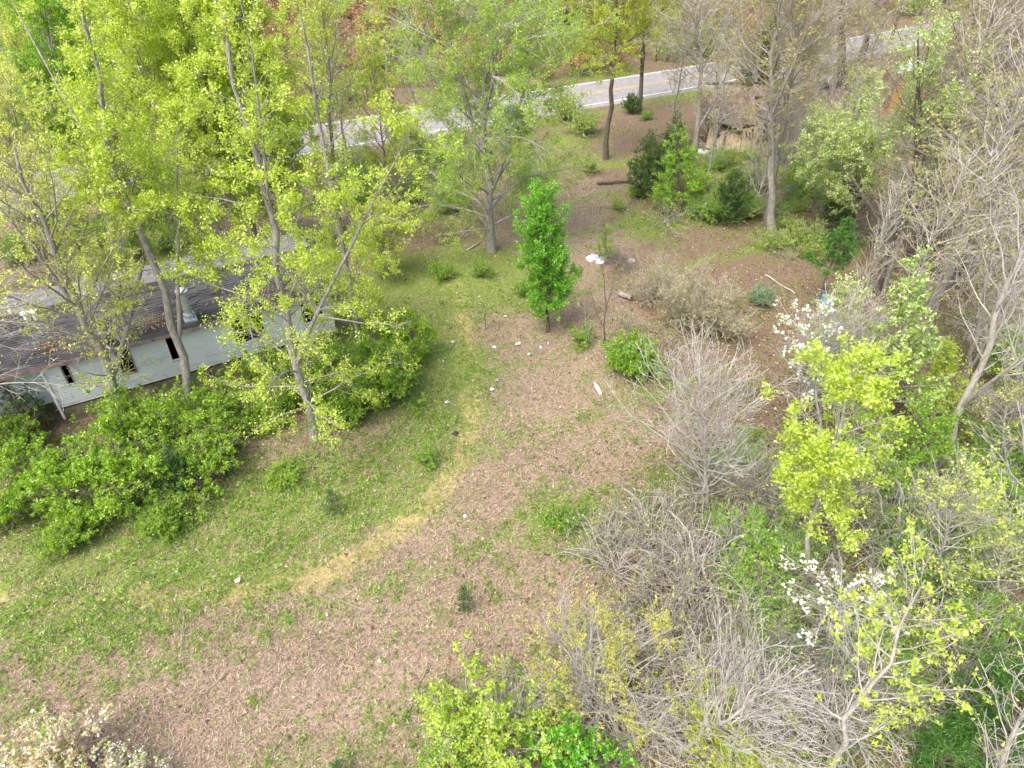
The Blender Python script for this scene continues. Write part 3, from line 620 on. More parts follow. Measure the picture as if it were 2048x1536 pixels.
slab('wall_panel', [PY(1549, 286, yc + 1.2), PY(1558, 290, yc + 1.1), PY(1569, 238, yc + 1.6), PY(1559, 237, yc + 1.6)], .03, ply, cabin, CO, 2, .01, 6)
slab('window_dark_panel', [PY(1431, 271, yc - .62), PY(1438, 273, yc - .64), PY(1442, 262, yc - .44), PY(1433, 260, yc - .42)], .06, blk, cabin, CO)  # solid black panel, its colour stands for the shade inside the window
m = MB(); m.tube([rel(CO, PY(1442, 305, yc - 1.15)), rel(CO, PY(1456, 256, yc - .1))], .07, 4); m.build('post', wood, cabin)
m = MB(); m.tube([rel(CO, PY(1560, 262, yc + 1.3)), rel(CO, PY(1556, 286, yc + 1.1))], .08, 4); m.build('post', blk, cabin)
# side and back walls, dark inside
xl, xr, yb_ = 14.9, 21.2, 58.2
slab('side_wall', [(xl, yb_, 0), (xl - .1, yc + 1.6, 0), (xl + .2, yc + 1.6, 2.2), (xl + .2, yb_, 2.6)], .08, wood, cabin, CO, 2, .03)
slab('side_wall', [(xr, yc + 1.4, 0), (xr, yb_, 0), (xr - .1, yb_, 2.5), (xr - .1, yc + 1.8, 2.3)], .08, ply2, cabin, CO, 2, .03)
slab('rear_wall', [(xr, yb_, 0), (xl, yb_, 0), (xl + .1, yb_ + .1, 2.6), (xr, yb_ + .1, 2.5)], .08, ply2, cabin, CO, 2, .03)
for i in range(6):
    a = rg.uniform(xl + .3, xr - .4); m = MB(); m.box((a - CO[0], yc + 1.5 + rg.uniform(0, 3) - CO[1], .3), (rg.uniform(.8, 2), .12, .2), Matrix.Rotation(rg.uniform(-.8, .8), 3, 'Z') @ Matrix.Rotation(rg.uniform(-.4, .4), 3, 'Y')); m.build('fallen_timber', wood, cabin)
# roof slabs
slab('roof_slab', [PY(1400, 234, yc - .3), PY(1484, 261, yc - .45), (17.7, 56.2, 2.75), (15.3, 56.6, 3.1)], .10, rooff, cabin, CO, 8, .05, 11)
slab('roof_slab', [(15.3, 56.5, 3.16), (17.6, 56.2, 2.8), (18.2, 59.2, 3.0), (15.6, 59.4, 2.7)], .10, moss, cabin, CO, 8, .05, 12)
slab('roof_slab', [PY(1486, 250, yc + .4), PY(1512, 249, yc + .3), (18.6, 56.6, 2.95), (17.2, 56.6, 3.15)], .12, moss, cabin, CO, 8, .05, 13)
slab('roof_slab', [(17.4, 56.6, 3.0), (19.6, 56.9, 2.7), (20.6, 59.4, 2.9), (17.8, 59.2, 2.8)], .10, rooff, cabin, CO, 8, .06, 14)
slab('roof_slab', [PY(1510, 251, yc + .9), PY(1548, 244, yc + 1.0), (20.3, 57.0, 2.6), (18.5, 56.9, 2.55)], .08, rooff, cabin, CO, 8, .07, 15)
slab('roof_slab', [PY(1549, 240, yc + 1.2), PY(1576, 236, yc + 1.4), (21.6, 57.6, 2.9), (20.4, 57.2, 2.7)], .08, blk, cabin, CO, 6, .06, 16)
m = MB(); m.tube([rel(CO, PY(1405, 236, yc - .38)), rel(CO, PY(1440, 246, yc - .45)), rel(CO, PY(1484, 262, yc - .5))], .075, 5); m.build('fascia', blk, cabin)
m = MB(); m.tube([rel(CO, (15.4, 59.4, 3.0)), rel(CO, (20.4, 59.6, 3.05))], .09, 5); m.build('ridge_beam', blk, cabin)
for i, (px, py) in enumerate([(1478, 262), (1493, 262), (1506, 258), (1517, 256), (1500, 266)]):
    a = PY(px, py, yc - .45); m = MB(); m.tube([rel(CO, a), rel(CO, a) + Vector((.05, -.1, -.3 - .1 * (i % 3)))], [.1, .03], 5); m.build('hanging_felt', blk, cabin)
m = MB()
for i in range(7):
    m.box((rg.uniform(-.5, .5), rg.uniform(-.3, .3), .12 + rg.uniform(0, .2)), (.3, .25, .2), Matrix.Rotation(rg.uniform(0, 3), 3, 'Z') @ Matrix.Rotation(rg.uniform(-.6, .6), 3, 'X'))
o = m.build('junk_heap', WH['white'], None, bevel=.04); b_ = G(1413, 310); o.location = b_; tag(o, 'white and cream junk heaped by the left corner of the plywood cabin', 'junk')

# ------------------------------------------------------------------ orange shed with metal roof
orange = roughmat('orange_boards', (.42, .16, .04), (.58, .27, .07), 3, bump=.3, stretch=(3, 1, .6))
met = roughmat('blue_grey_metal_roof', (.48, .55, .62), (.66, .71, .76), 3, rough=.5, metal=.2, bump=.15)
yS = 62.0; SB = AY(1835, 190, yS); SO = (SB[0], yS, 0)
shed = thing('shed', 'small orange board shed under a pale blue metal roof', 'shed', SO)
ls = [(1797, 154), (1816, 150), (1835, 146), (1854, 141), (1875, 137)]
for i, (a, b2) in enumerate(zip(ls[:-1], ls[1:])):
    if i == 1: b2 = (b2[0] - 8, b2[1] + 2)
    t0, t1 = AY(*a, yS), AY(*b2, yS); slab('wall_board', [(t0[0], yS, -.02), (t1[0] - .03, yS, -.02), tuple(t1), tuple(t0)], .04, orange, shed, SO, 1, 0, i)
ta, tb = AY(1797, 154, yS), AY(1875, 137, yS)
slab('side_wall', [(ta[0], yS + 2.6, 0), (ta[0], yS + .05, 0), (ta[0], yS + .05, ta[2] - .1), (ta[0], yS + 2.6, ta[2] - .1)], .04, wood, shed, SO)
slab('side_wall', [(tb[0], yS + .05, 0), (tb[0], yS + 2.6, 0), (tb[0], yS + 2.6, tb[2] - .1), (tb[0], yS + .05, tb[2] - .1)], .04, wood, shed, SO)
slab('door', [AY(1816, 176, yS - .5), AY(1826, 178, yS - .3), AY(1832, 150, yS), AY(1822, 151, yS)], .05, WH['skirt'], shed, SO)
n_ = 7
for i in range(n_):
    f0, f1 = i / n_, (i + .97) / n_
    fa = lambda f: np.array(AY(1789, 147, yS - .5)) * (1 - f) + np.array(AY(1878, 131, yS - .5)) * f
    fb = lambda f: np.array(AY(1806, 123, yS + 2.6)) * (1 - f) + np.array(AY(1868, 121, yS + 2.6)) * f
    slab('roof_sheet', [fa(f0), fa(f1), fb(f1), fb(f0)], .03, met, shed, SO, 2, .01, i)
m = MB(); m.box((0, 0, .45), (.8, .6, .85)); m.box((0, 0, .9), (.86, .66, .06)); o = m.build('chest', WH['white'], None, bevel=.02); b_ = G(1819, 206); o.location = b_; tag(o, 'white box standing in front of the orange shed', 'box')

# fallen barn roofing, right edge
tin = roughmat('grey_corrugated_tin', (.34, .33, .34), (.58, .56, .56), 2.5, rough=.6, metal=.2, bump=.2, c3=(.44, .34, .30))
def tinsheet(pts, name='roof_sheet', parent=None, o=(0, 0, 0), nrib=9, amp=.03):
    P = [np.array(p) - np.array(o) for p in pts]; nn = nrib * 4 + 1; V = []; nv = np.cross(P[1] - P[0], P[3] - P[0]); nv = nv / np.linalg.norm(nv)
    for th in (0, -.012):
        for v in (0, 1):
            for i in range(nn):
                u = i / (nn - 1); p = (P[0] * (1 - u) + P[1] * u) * (1 - v) + (P[3] * (1 - u) + P[2] * u) * v; V.append(p + nv * (amp * math.sin(u * nrib * 6.2832) + th))
    Fq = [(i, i + 1, nn + i + 1, nn + i) for i in range(nn - 1)] + [(2 * nn + i, 3 * nn + i, 3 * nn + i + 1, 2 * nn + i + 1) for i in range(nn - 1)]
    m = MB(); m.add(V, Fq); return m.build(name, tin, parent)
yT = 58.0; TO = tuple(G(2040, 235)[:2]) + (0,); barn = thing('collapsed_barn', 'collapsed tin-roofed barn with slipped grey corrugated sheets at the right edge', 'barn', TO)
for i, (q, ys) in enumerate([(((2003, 213), (2017, 217), (2024, 198), (2016, 190)), (57, 58.5)), (((2018, 216), (2034, 222), (2040, 208), (2030, 198)), (57, 58.5)), (((2036, 212), (2062, 226), (2078, 200), (2056, 190)), (57, 59)),
    (((2004, 192), (2018, 196), (2034, 176), (2026, 168)), (59, 62)), (((2022, 196), (2044, 200), (2062, 178), (2040, 170)), (59, 62)), (((1974, 188), (1982, 194), (1990, 166), (1984, 160)), (58, 60)), (((1998, 168), (2008, 170), (2012, 140), (2002, 138)), (61, 64)),
    (((2012, 122), (2060, 128), (2066, 108), (2018, 104)), (64, 68)), (((2060, 222), (2090, 230), (2110, 190), (2085, 185)), (57, 60)), (((2066, 170), (2110, 180), (2130, 130), (2080, 125)), (60, 66))]):
    tinsheet([AY(*q[0], ys[0]), AY(*q[1], ys[0]), AY(*q[2], ys[1]), AY(*q[3], ys[1])], parent=barn, o=TO)
for (p0, p1) in [((2006, 214), (2010, 236)), ((2034, 222), (2036, 244)), ((2060, 226), (2062, 250))]:
    a, b2 = AY(*p0, 57.2), AY(*p1, 57.0); b2[2] = 0; m = MB(); m.tube([rel(TO, a), rel(TO, b2)], .09, 5); m.build('post', wood, barn)
m = MB(); m.box((1.6, 3, 1.0), (5, 4, 2.0)); m.build('inner_stack', roughmat('rusty_red_stack', (.10, .05, .04), (.24, .14, .11), 2, bump=.5), barn)
m = MB(); m.tube([(0, 0, .05), (0, 0, .1), (0, 0, .78)], [.19, .15, .03], 12); m.box((0, 0, .02), (.42, .42, .04)); o = m.build('barrel_cone', roughmat('orange_plastic', (.75, .30, .03), (.85, .40, .05), 3, bump=0), None); o.location = G(1981, 204); tag(o, 'small bright orange cone beside the collapsed tin sheets', 'cone')
o.name = 'traffic_cone'

# ------------------------------------------------------------------ vehicles
glass = roughmat('dark_car_glass', (.02, .025, .03), (.04, .05, .06), 1, rough=.08, bump=0, spec=.8)
rubber = roughmat('tyre_rubber', (.02, .02, .02), (.04, .04, .04), 5, bump=.1)
chrome = roughmat('bright_trim', (.5, .5, .5), (.7, .7, .7), 2, rough=.3, metal=.7, bump=0)
def vehicle(name, label, cat, loc, rz, L, W, body, cab, matc, lamp=True, plate=True):
    r = thing(name, label, cat, loc, rz)
    m = MB(); m.prism(body, -W / 2, W / 2, 0); m.build('body', matc, r, bevel=.06)
    m = MB(); m.prism(cab, -W / 2 + .12, W / 2 - .12, 0); m.build('cabin', matc, r, bevel=.07)
    # cab polygon = [(front_low),(front_top),(rear_top),(rear_low)] in (y,z)
    (y0, z0), (y1, z1), (y2, z2), (y3, z3) = cab
    def pane(nm, pts): m = MB(); m.add(pts, [(0, 1, 2, 3)]); o_ = m.build(nm, glass, r); s_ = o_.modifiers.new('s', 'SOLIDIFY'); s_.thickness = .02; s_.offset = 1
    w2 = W / 2 - .2; k = .1
    def lp(a, b, f): return a + (b - a) * f
    pane('windscreen', [(-w2, lp(y0, y1, k) - .015, lp(z0, z1, k) + .01), (w2, lp(y0, y1, k) - .015, lp(z0, z1, k) + .01), (w2 - .06, lp(y0, y1, .9) - .015, lp(z0, z1, .9) + .01), (-w2 + .06, lp(y0, y1, .9) - .015, lp(z0, z1, .9) + .01)])
    pane('rear_window', [(w2, lp(y3, y2, k) + .015, lp(z3, z2, k) + .01), (-w2, lp(y3, y2, k) + .015, lp(z3, z2, k) + .01), (-w2 + .06, lp(y3, y2, .85) + .015, lp(z3, z2, .85) + .01), (w2 - .06, lp(y3, y2, .85) + .015, lp(z3, z2, .85) + .01)])
    for sx in (-1, 1):
        xx = sx * (W / 2 - .105); pane('side_window', [(xx, lp(y0, y3, .12), z0 + .08), (xx, lp(y1, y2, .03) + .1, z1 - .1), (xx, lp(y1, y2, .97) - .1, z2 - .1), (xx, lp(y0, y3, .9), z0 + .08)])
        for yy in (body[0][0] + L * .19, body[0][0] + L * .80):
            m = MB(); m.tube([(sx * (W / 2 - .22), yy, .33), (sx * (W / 2 + .01), yy, .33)], .33, 18); wv = m.build('wheel', rubber, r)
            m = MB(); m.tube([(sx * (W / 2 - .05), yy, .33), (sx * (W / 2 + .02), yy, .33)], .19, 12); m.build('rim', chrome, wv)
        m = MB(); m.box((sx * (W / 2 - .28), body[0][0] - .01, .68), (.36, .08, .16)); m.build('headlight', chrome, r, bevel=.02)
        m = MB(); m.box((sx * (W / 2 + .08), lp(y0, y3, .1), z0 + .1), (.16, .08, .13)); m.build('mirror', matc, r, bevel=.02)
    m = MB(); m.box((0, body[0][0] - .03, .42), (W - .1, .12, .2)); m.build('bumper', rubber, r, bevel=.03)
    m = MB(); m.box((0, body[0][0] - .005, .64), (W * .45, .06, .16)); m.build('grille', rubber, r)
    if plate: m = MB(); m.box((-.35, body[0][0] - .10, .47), (.34, .03, .18)); m.build('licence_plate', WH['white'], r)
    return r
carp = roughmat('dark_green_car_paint', (.05, .085, .065), (.09, .13, .10), 1, rough=.25, bump=0, spec=.6)
wp = roughmat('white_car_paint', (.66, .67, .68), (.78, .78, .78), 1, rough=.3, bump=0, spec=.5)
gp = roughmat('silver_grey_paint', (.36, .38, .41), (.48, .50, .53), 1, rough=.35, bump=0, spec=.5)
b_ = G(1034, 272)
vehicle('parked_car', 'dark green car parked nose-on behind the airy green tree', 'car', tuple(b_), R_(6), 4.5, 1.8, [(0, .28), (0, .78), (.9, .95), (3.9, 1.0), (4.5, .95), (4.5, .3)], [(1.15, .93), (1.95, 1.42), (3.3, 1.43), (4.0, .96)], carp)
b_ = G(1640, 180)
vehicle('parked_van', 'pale grey van with a white roof parked behind the thick grey trunks', 'van', tuple(b_), R_(-12), 4.8, 1.95, [(0, .3), (0, .9), (.8, 1.15), (4.8, 1.2), (4.8, .32)], [(.7, 1.1), (1.35, 1.95), (4.6, 2.0), (4.78, 1.15)], gp)
b_ = G(1596, 172)
vehicle('pickup_truck', 'white pickup truck parked left of the grey van', 'pickup', tuple(b_), R_(24), 5.2, 1.9, [(0, .35), (0, .95), (1.4, 1.1), (5.2, 1.12), (5.2, .4)], [(1.35, 1.08), (1.95, 1.72), (3.1, 1.75), (3.3, 1.1)], wp)

# ------------------------------------------------------------------ ground cover (uncountable)
rng = np.random.default_rng(5)
def scatter(n, x0, x1, y0, y1):
    return rng.uniform(x0, x1, n), rng.uniform(y0, y1, n)
def field(n0, bands):
    xs, ys = [], []
    for (ya, yb, den, hx) in bands:
        n = int(den * n0 * (yb - ya) * 2 * hx); x, y = scatter(n, -hx, hx, ya, yb); xs.append(x); ys.append(y)
    return np.concatenate(xs), np.concatenate(ys)
BANDS = [(6, 14, 1.0, 16), (14, 22, .75, 20), (22, 32, .42, 24), (32, 46, .18, 30), (46, 60, .06, 40)]
def clear_home(x, y):
    a = x * da[0] + y * da[1]; b2 = x * dn[0] + y * dn[1]; return ~((b2 > B0 + .2) & (b2 < B0 + 6.3) & (a > XL) & (a < XR)) & (pdist(ROAD, x, y) > 3.7)
def blades(x, y, ln, wd, lie, col, name, label, zoff=0.0, shift=0):
    n = len(x); az = rng.uniform(0, 6.283, n); el = rng.uniform(lie[0], lie[1], n); L = ln * rng.uniform(.5, 1.4, n)
    d = np.stack([np.cos(az) * np.cos(el), np.sin(az) * np.cos(el), np.sin(el)], 1); s = np.stack([-np.sin(az), np.cos(az), np.zeros(n)], 1) * (wd * rng.uniform(.6, 1.4, n) / 2)[:, None]
    b_ = np.stack([x, y, rng.uniform(.0, .07, n) + zoff], 1); tip = b_ + d * L[:, None] - np.array([0, 0, .12]) * (L ** 2)[:, None]; mid = b_ + d * (L * .55)[:, None]
    V = np.stack([b_ - s, b_ + s, tip], 1)
    F = np.arange(n * 3).reshape(-1, 3); tnt = np.clip(.5 + rng.normal(0, .24, n) + shift, 0, 1)
    tag(obj(name, mesh(name, V.reshape(-1, 3), F, LM[col], tnt)), label, 'grass', kind='stuff')
x, y = field(330, BANDS); g, l, p_ = masks(x, y); k = (rng.uniform(0, 1, len(x)) < np.clip(1.15 - l * .95 - g * .6, .04, 1) * (.35 + .9 * n2(x, y, .8, 21))) & clear_home(x, y); x, y = x[k], y[k]
print('straw', len(x)); blades(x, y, .19, .017, (-.05, .6), 'straw', 'dead_grass', 'pale dead grass matted over the clearing', shift=-.02)
x, y = field(170, BANDS); g, l, p_ = masks(x, y); k = (rng.uniform(0, 1, len(x)) < np.clip(g * 1.2 + .08, 0, 1) * (.3 + n2(x, y, .8, 22))) & clear_home(x, y); x, y = x[k], y[k]
print('grass', len(x)); blades(x, y, .15, .022, (.3, 1.3), 'weed', 'green_grass', 'fresh green grass coming up through the dead grass')
# leafy weeds
x, y = field(60, BANDS); g, l, p_ = masks(x, y); clump = n2(x, y, .7, 31)
k = (rng.uniform(0, 1, len(x)) < np.clip(g ** 1.3 * 1.6, .03, 1) * np.clip(clump * 2.2 - .55, 0, 1)) & clear_home(x, y); x, y, g = x[k], y[k], g[k]
C = np.stack([x, y, .04 + rng.uniform(0, .22, len(x)) * (.5 + g)], 1); print('weeds', len(C))
V, F, T_ = leaves(rng, C, 4, .11, .09, upb=.6, tri=True); tag(obj('weeds', mesh('weeds', V, F, LM['weed'], T_)), 'low leafy green weeds in patches over the ground', 'weeds', kind='stuff')
# fallen leaves
x, y = field(75, BANDS + [(60, 85, .02, 60)]); g, l, p_ = masks(x, y); k = (rng.uniform(0, 1, len(x)) < np.clip(.10 + l * .9, 0, 1)) & clear_home(x, y); x, y = x[k], y[k]; print('litter', len(x))
V, F, T_ = leaves(rng, np.stack([x, y, np.full(len(x), .05)], 1), 1, .04, .10, upb=.7, aspect=.75, jit=.5, tri=True); T_ = np.clip(T_ * 1.7 - .35 + rng.normal(0, .1, len(T_)), 0, 1)
tag(obj('leaf_litter', mesh('leaf_litter', V, F, LM['litter'], T_)), 'brown and reddish fallen leaves lying under the trees', 'fallen leaves', kind='stuff')
# fallen twigs on the woodland floor
x, y = field(1.6, BANDS); g, l, p_ = masks(x, y); k = (rng.uniform(0, 1, len(x)) < np.clip(l, .05, 1)) & clear_home(x, y); x, y = x[k], y[k]; n = len(x)
az = rng.uniform(0, 6.28, n); P = np.stack([x, y, rng.uniform(.03, .1, n)], 1)[:, None] + np.stack([np.cos(az), np.sin(az), rng.uniform(-.02, .1, n)], 1)[:, None] * (np.linspace(0, 1, 4)[None, :, None] * rng.uniform(.4, 1.8, (n, 1, 1))); P[:, 1:-1] += rng.normal(0, .04, (n, 2, 3))
V, F = tubes(P, np.repeat(rng.uniform(.006, .016, (n, 1)), 4, 1), 3); tag(obj('fallen_twigs', mesh('fallen_twigs', V, F, BM['twig'])), 'grey twigs scattered on the woodland floor', 'twigs', kind='stuff')

# ------------------------------------------------------------------ small things on the ground
paper = roughmat('white_litter', (.34, .34, .32), (.72, .73, .74), 6, rough=.6, bump=.4)
def scrap(px, py, label, w_, l_, seed, rz=0, mat=paper, name='litter_scrap', cat='litter', h=.09, group='white scraps of litter scattered over the clearing'):
    r = random.Random(seed); n = 7; V = []; c_ = G(px, py); w_ *= .75; l_ *= .75
    for j in range(n):
        for i in range(n):
            u, v = i / (n - 1) - .5, j / (n - 1) - .5; e = 1 - .35 * (abs(u * v) * 4) + r.uniform(-.15, .15)
            V.append((u * w_ * e, v * l_ * e, .03 + max(0, h * (1 - 4 * (u * u + v * v)) * r.uniform(.2, 1.3))))
    F = [(j * n + i, j * n + i + 1, (j + 1) * n + i + 1, (j + 1) * n + i) for j in range(n - 1) for i in range(n - 1)]
    m = MB(); m.add(V, F); o = m.build(name, mat); s_ = o.modifiers.new('s', 'SOLIDIFY'); s_.thickness = .008; o.location = c_; o.rotation_euler = (0, 0, rz)
    o.location.z += .05
    tag(o, label, cat, group if name == 'litter_scrap' else None)
for a in [
 (840, 678, 'crumpled white litter half under the shrub right of the mobile home', .34, .26, 1), (906, 687, 'white scrap at the top left edge of the worn track', .26, .2, 2), (989, 697, 'white forked scrap in the grass, left of the largest crumpled one', .26, .3, 3),
 (1036, 690, 'largest crumpled white rag in the middle of the clearing', .28, .42, 4), (1081, 697, 'white scrap just left of a small curled one below the vivid green tree', .2, .3, 5), (1096, 690, 'small curled white scrap below the vivid green tree', .22, .12, 6),
 (1058, 711, 'cream-white scrap below and right of the largest rag', .24, .26, 7), (886, 725, 'tiny white scrap by the left shrub edge', .15, .16, 8), (993, 762, 'off-white scrap on the right side of the track', .3, .18, 9),
 (984, 781, 'bright white twisted scrap on the right side of the track', .3, .26, 10), (951, 795, 'tiny white scrap in the middle of the track', .14, .16, 11), (893, 807, 'white crumpled pair of scraps left of the track', .36, .22, 12),
 (931, 1035, 'single white scrap in the tan grass below the bend of the track', .2, .2, 13), (477, 1163, 'white scrap with a hole lying on the lower track', .26, .3, 14), (760, 1324, 'pale blue-white scrap low in the tan grass', .14, .18, 15),
 (1217, 722, 'white scrap right of the track beside the feathery green shrub', .28, .12, 16), (956, 553, 'pale scrap in the grass below the airy tree', .24, .14, 17), (914, 589, 'small white scrap in the green grass, upper left of the clearing', .26, .14, 18),
 (1011, 635, 'pale blue scrap in the grass left of the vivid green tree', .26, .12, 19), (937, 1466 - 400, 'white fleck at the lower edge of the track bend', .1, .1, 20), (1409, 968, 'white scrap caught below the bare grey thicket', .18, .18, 21),
 (655, 1232, 'small white scrap in the grass under the lower track', .12, .14, 22)]:
    scrap(*a, rz=a[5] * 1.3)
c_ = G(1194, 780); m = MB(); m.prism([(-.07, .0), (.0, .0), (.05, .25), (.02, .45), (-.05, .3)], 0, .03, 2)
m = MB(); V = [(-.05, -.45, .04), (.05, -.40, .04), (.10, 0, .09), (.03, .45, .06), (-.06, .05, .05)]; m.add(V + [(a, b, z + .05) for a, b, z in V], [(4, 3, 2, 1, 0), (5, 6, 7, 8, 9), (0, 1, 6, 5), (1, 2, 7, 6), (2, 3, 8, 7), (3, 4, 9, 8), (4, 0, 5, 9)])
o = m.build('plastic_strip', paper); o.location = c_; o.rotation_euler = (0, 0, .3); tag(o, 'long narrow white plastic strip lying upright in the picture at the right of the clearing', 'litter'); o['label'] = 'long narrow white plastic strip lying alone right of the clearing centre'
# rubbish heap with silver sheet
silver = roughmat('silver_tarpaulin', (.34, .38, .42), (.78, .80, .84), 5, rough=.4, bump=.6)
def lump(name, label, cat, px, py, dim, seed, mat, rz=0, rough_=.25):
    r = random.Random(seed); c_ = G(px, py); nu, nv = 14, 8; V = []
    for j in range(nv + 1):
        for i in range(nu):
            th, ph = 6.2832 * i / nu, math.pi / 2 * j / nv; e = 1 + r.uniform(-rough_, rough_)
            V.append((dim[0] * math.cos(th) * math.cos(ph) * e, dim[1] * math.sin(th) * math.cos(ph) * e, dim[2] * math.sin(ph) * e))
    F = [(j * nu + i, j * nu + (i + 1) % nu, (j + 1) * nu + (i + 1) % nu, (j + 1) * nu + i) for j in range(nv) for i in range(nu)]
    m = MB(); m.add(V, F); o = m.build(name, mat); o.location = c_; o.rotation_euler = (0, 0, rz); tag(o, label, cat); return o
lump('silver_sheet', 'crumpled silver-white sheet at the left end of the brush heap', 'sheet', 1185, 520, (.36, .30, .28), 3, silver)
lump('silver_sheet', 'grey-silver crumpled sheet just right of the whiter one', 'sheet', 1203, 524, (.36, .26, .26), 4, silver, .5)
lump('silver_sheet', 'small white crumpled sheet at the right end of the brush heap', 'sheet', 1262, 524, (.22, .18, .2), 5, paper, .5)
lump('blue_tarpaulin', 'blue crumpled tarpaulin showing at the left edge of the cream-green tree', 'tarpaulin', 1650, 608, (.5, .4, .5), 6, roughmat('blue_plastic', (.05, .18, .45), (.16, .36, .62), 4, rough=.5, bump=.4))
lump('white_bag', 'small white bag on the leaf litter left of the blue tarpaulin', 'bag', 1646, 598, (.14, .12, .14), 7, paper)
lump('white_bag', 'white sack on the ground behind the big bare tree', 'bag', 1866, 275, (.45, .3, .4), 8, paper)
lump('white_bag', 'white scrap of plastic under the pale green tree by the cabin', 'bag', 1597, 315, (.35, .2, .15), 9, paper)
lump('dark_scrap', 'small dark scrap left of the track', 'scrap', 911, 868, (.14, .1, .1), 10, rubber)
def log(name, label, p0, p1, r, z=0.12, mat='dark', h=None):
    a, b2 = G(*p0), G(*p1); n = 7; P = np.array([a * (1 - i / (n - 1)) + b2 * i / (n - 1) for i in range(n)]); P[:, 2] = z; rr = random.Random(len(label)); P[1:-1] += [[rr.uniform(-.06, .06) for _ in range(3)] for _ in range(n - 2)]
    root = thing(name, label, 'log', tuple(a)); V, F = tubes((P - a)[None], np.linspace(r, r * .7, n)[None], 8); obj('trunk', mesh('trunk', V, F, BM[mat], smooth=True), root)
    m = MB(); 
    for q, rad_ in ((P[0] - a, r), (P[-1] - a, r * .7)):
        d = nrm(P[1] - P[0]) * .004; m.tube([q - d, q + d], rad_ * .96, 8)
    m.build('cut_end', wood, root); return root
log('log', 'thick short grey log lying in the open by the beige bushes', (1240, 592), (1262, 602), .16, .15, 'grey')
log('fallen_log', 'long dark fallen log on the leaf litter left of the cedars', (1195, 369), (1270, 364), .11)
log('fallen_log', 'pale broken branch lying left of the airy tree foot', (930, 504), (960, 488), .05, .08, 'pale')
log('fallen_log', 'dark fallen log under the big bare tree on the right', (1960, 420), (2020, 440), .16)
log('fallen_log', 'thin pale fallen branch across the leaves by the pine sapling', (1530, 552), (1590, 590), .04, .07, 'pale')
# brush heap
make_shrub('brush_heap', 'heap of dead brown brush behind the thin bare sapling', 'brush heap', G(1235, 528), .7, 1.3, 901, col='rust', n=70, nl=0, spread=1.45, up=-.02, bark='grey', tbark='btwig', tw=1.6, wig=.2)

# power line across the road
pl = thing('power_line', 'three pale overhead wires crossing in front of the dark cedar beyond the road', 'power line', (0, 90, 0))
wm = roughmat('wire', (.3, .3, .3), (.45, .45, .45), 2, bump=0)
for i, (a, b2) in enumerate([((1040, 41), (1180, 21)), ((1040, 51), (1180, 33)), ((1040, 60), (1180, 43))]):
    A1, A2 = AY(*a, 88.0), AY(*b2, 93.0); d = (A2 - A1) / 140
    P = [np.array(A1 + d * (s_)) + [0, 0, .00006 * (s_ - 60) ** 2] for s_ in range(-420, 561, 70)]; m = MB(); m.tube([Vector(p - np.array([0, 90, 0])) for p in P], .022, 4); m.build('wire', wm, pl)

# ------------------------------------------------------------------ trees: the tall ones on the left
gl = 'tall lime-green trees round the mobile home'
T('tulip_tree', 'tall lime-green tree with straight grey trunk rising before the right half of the mobile home', 'tree', (402, 832), [(345, 660), (290, 500), (235, 330), (195, 150), (150, -80)], 0, 'tulip', 101, R=2.7, near=True, fork=2, group=gl, cb=.5, trunk_r=.18)
T('tulip_tree', 'tallest lime-green tree, its drooping lowest boughs hanging over the shrubs right of the mobile home', 'tree', (630, 880), [(590, 735), (562, 560), (523, 342), (470, 160), (410, -90)], 0, 'tulip', 102, n1=96, R=3.8, hfade=([0, .1, .3, .6, 1], [.4, .6, .3, .9, 1]), near=True, fork=2, group=gl, cb=.07, grav=.16, trunk_r=.17)
T('tulip_tree', 'lime-green tree with pale trunk at the right end of the mobile home', 'tree', (722, 700), [(700, 600), (683, 444), (640, 250), (600, 20)], 0, 'tulip', 103, R=2.6, near=True, group=gl, cb=.10, trunk_r=.15, col='lime', hfade=([0, .35, .55, 1], [1, 1, .35, .3]), grav=.05)
T('tulip_tree', 'lime-green tree standing just behind the middle of the mobile home', 'tree', (520, 520), [(478, 342), (444, 200), (393, 60), (360, -120)], 0, 'tulip', 104, prof='oval', s2=.32, s3=.5, ts=.115, nl=8, sz=.10, spr=.26, gap=.25, R=4.4, near=True, group=gl, cb=.1)
T('tulip_tree', 'lime-green tree behind the mobile home, left of the one at its middle', 'tree', (470, 560), [(427, 440), (342, 307), (280, 130), (230, -70)], 0, 'tulip', 105, prof='oval', s2=.32, s3=.5, ts=.115, nl=8, sz=.10, spr=.26, gap=.25, R=4.2, group=gl, cb=.15, fork=1)
T('tulip_tree', 'lime-green tree filling the right edge of the lime group, above the roof end', 'tree', (640, 520), [(564, 400), (523, 280), (490, 140), (450, -60)], 0, 'tulip', 106, prof='oval', s2=.32, s3=.5, ts=.115, nl=8, sz=.10, spr=.26, gap=.25, R=4.0, group=gl, cb=.1)
T('tulip_tree', 'greener tree with forked trunk in the upper left corner', 'tree', (228, 505), [(205, 400), (160, 260), (110, 110), (60, -120)], 0, 'tulip', 107, R=4.3, near=True, group=gl, col='green', cb=.32, fork=2)
T('tulip_tree', 'green tree behind the upper left corner tree, nearest the road', 'tree', (195, 415), [(170, 300), (120, 150), (90, -60)], 0, 'tulip', 108, prof='oval', s2=.32, s3=.5, ts=.115, nl=8, sz=.10, spr=.26, gap=.25, R=4.8, group=gl, col='green', cb=.3)
T('tulip_tree', 'bright tree crossing the left road stretch with its dark twin trunks', 'tree', (290, 430), [(262, 330), (245, 180), (215, 0), (205, -100)], 0, 'tulip', 109, prof='oval', s2=.32, s3=.5, ts=.115, nl=8, sz=.10, spr=.26, gap=.25, R=4.2, group=gl, col='lime', bark='grey', cb=.25, fork=1)
gs = 'sparse yellow-green trees on the left'
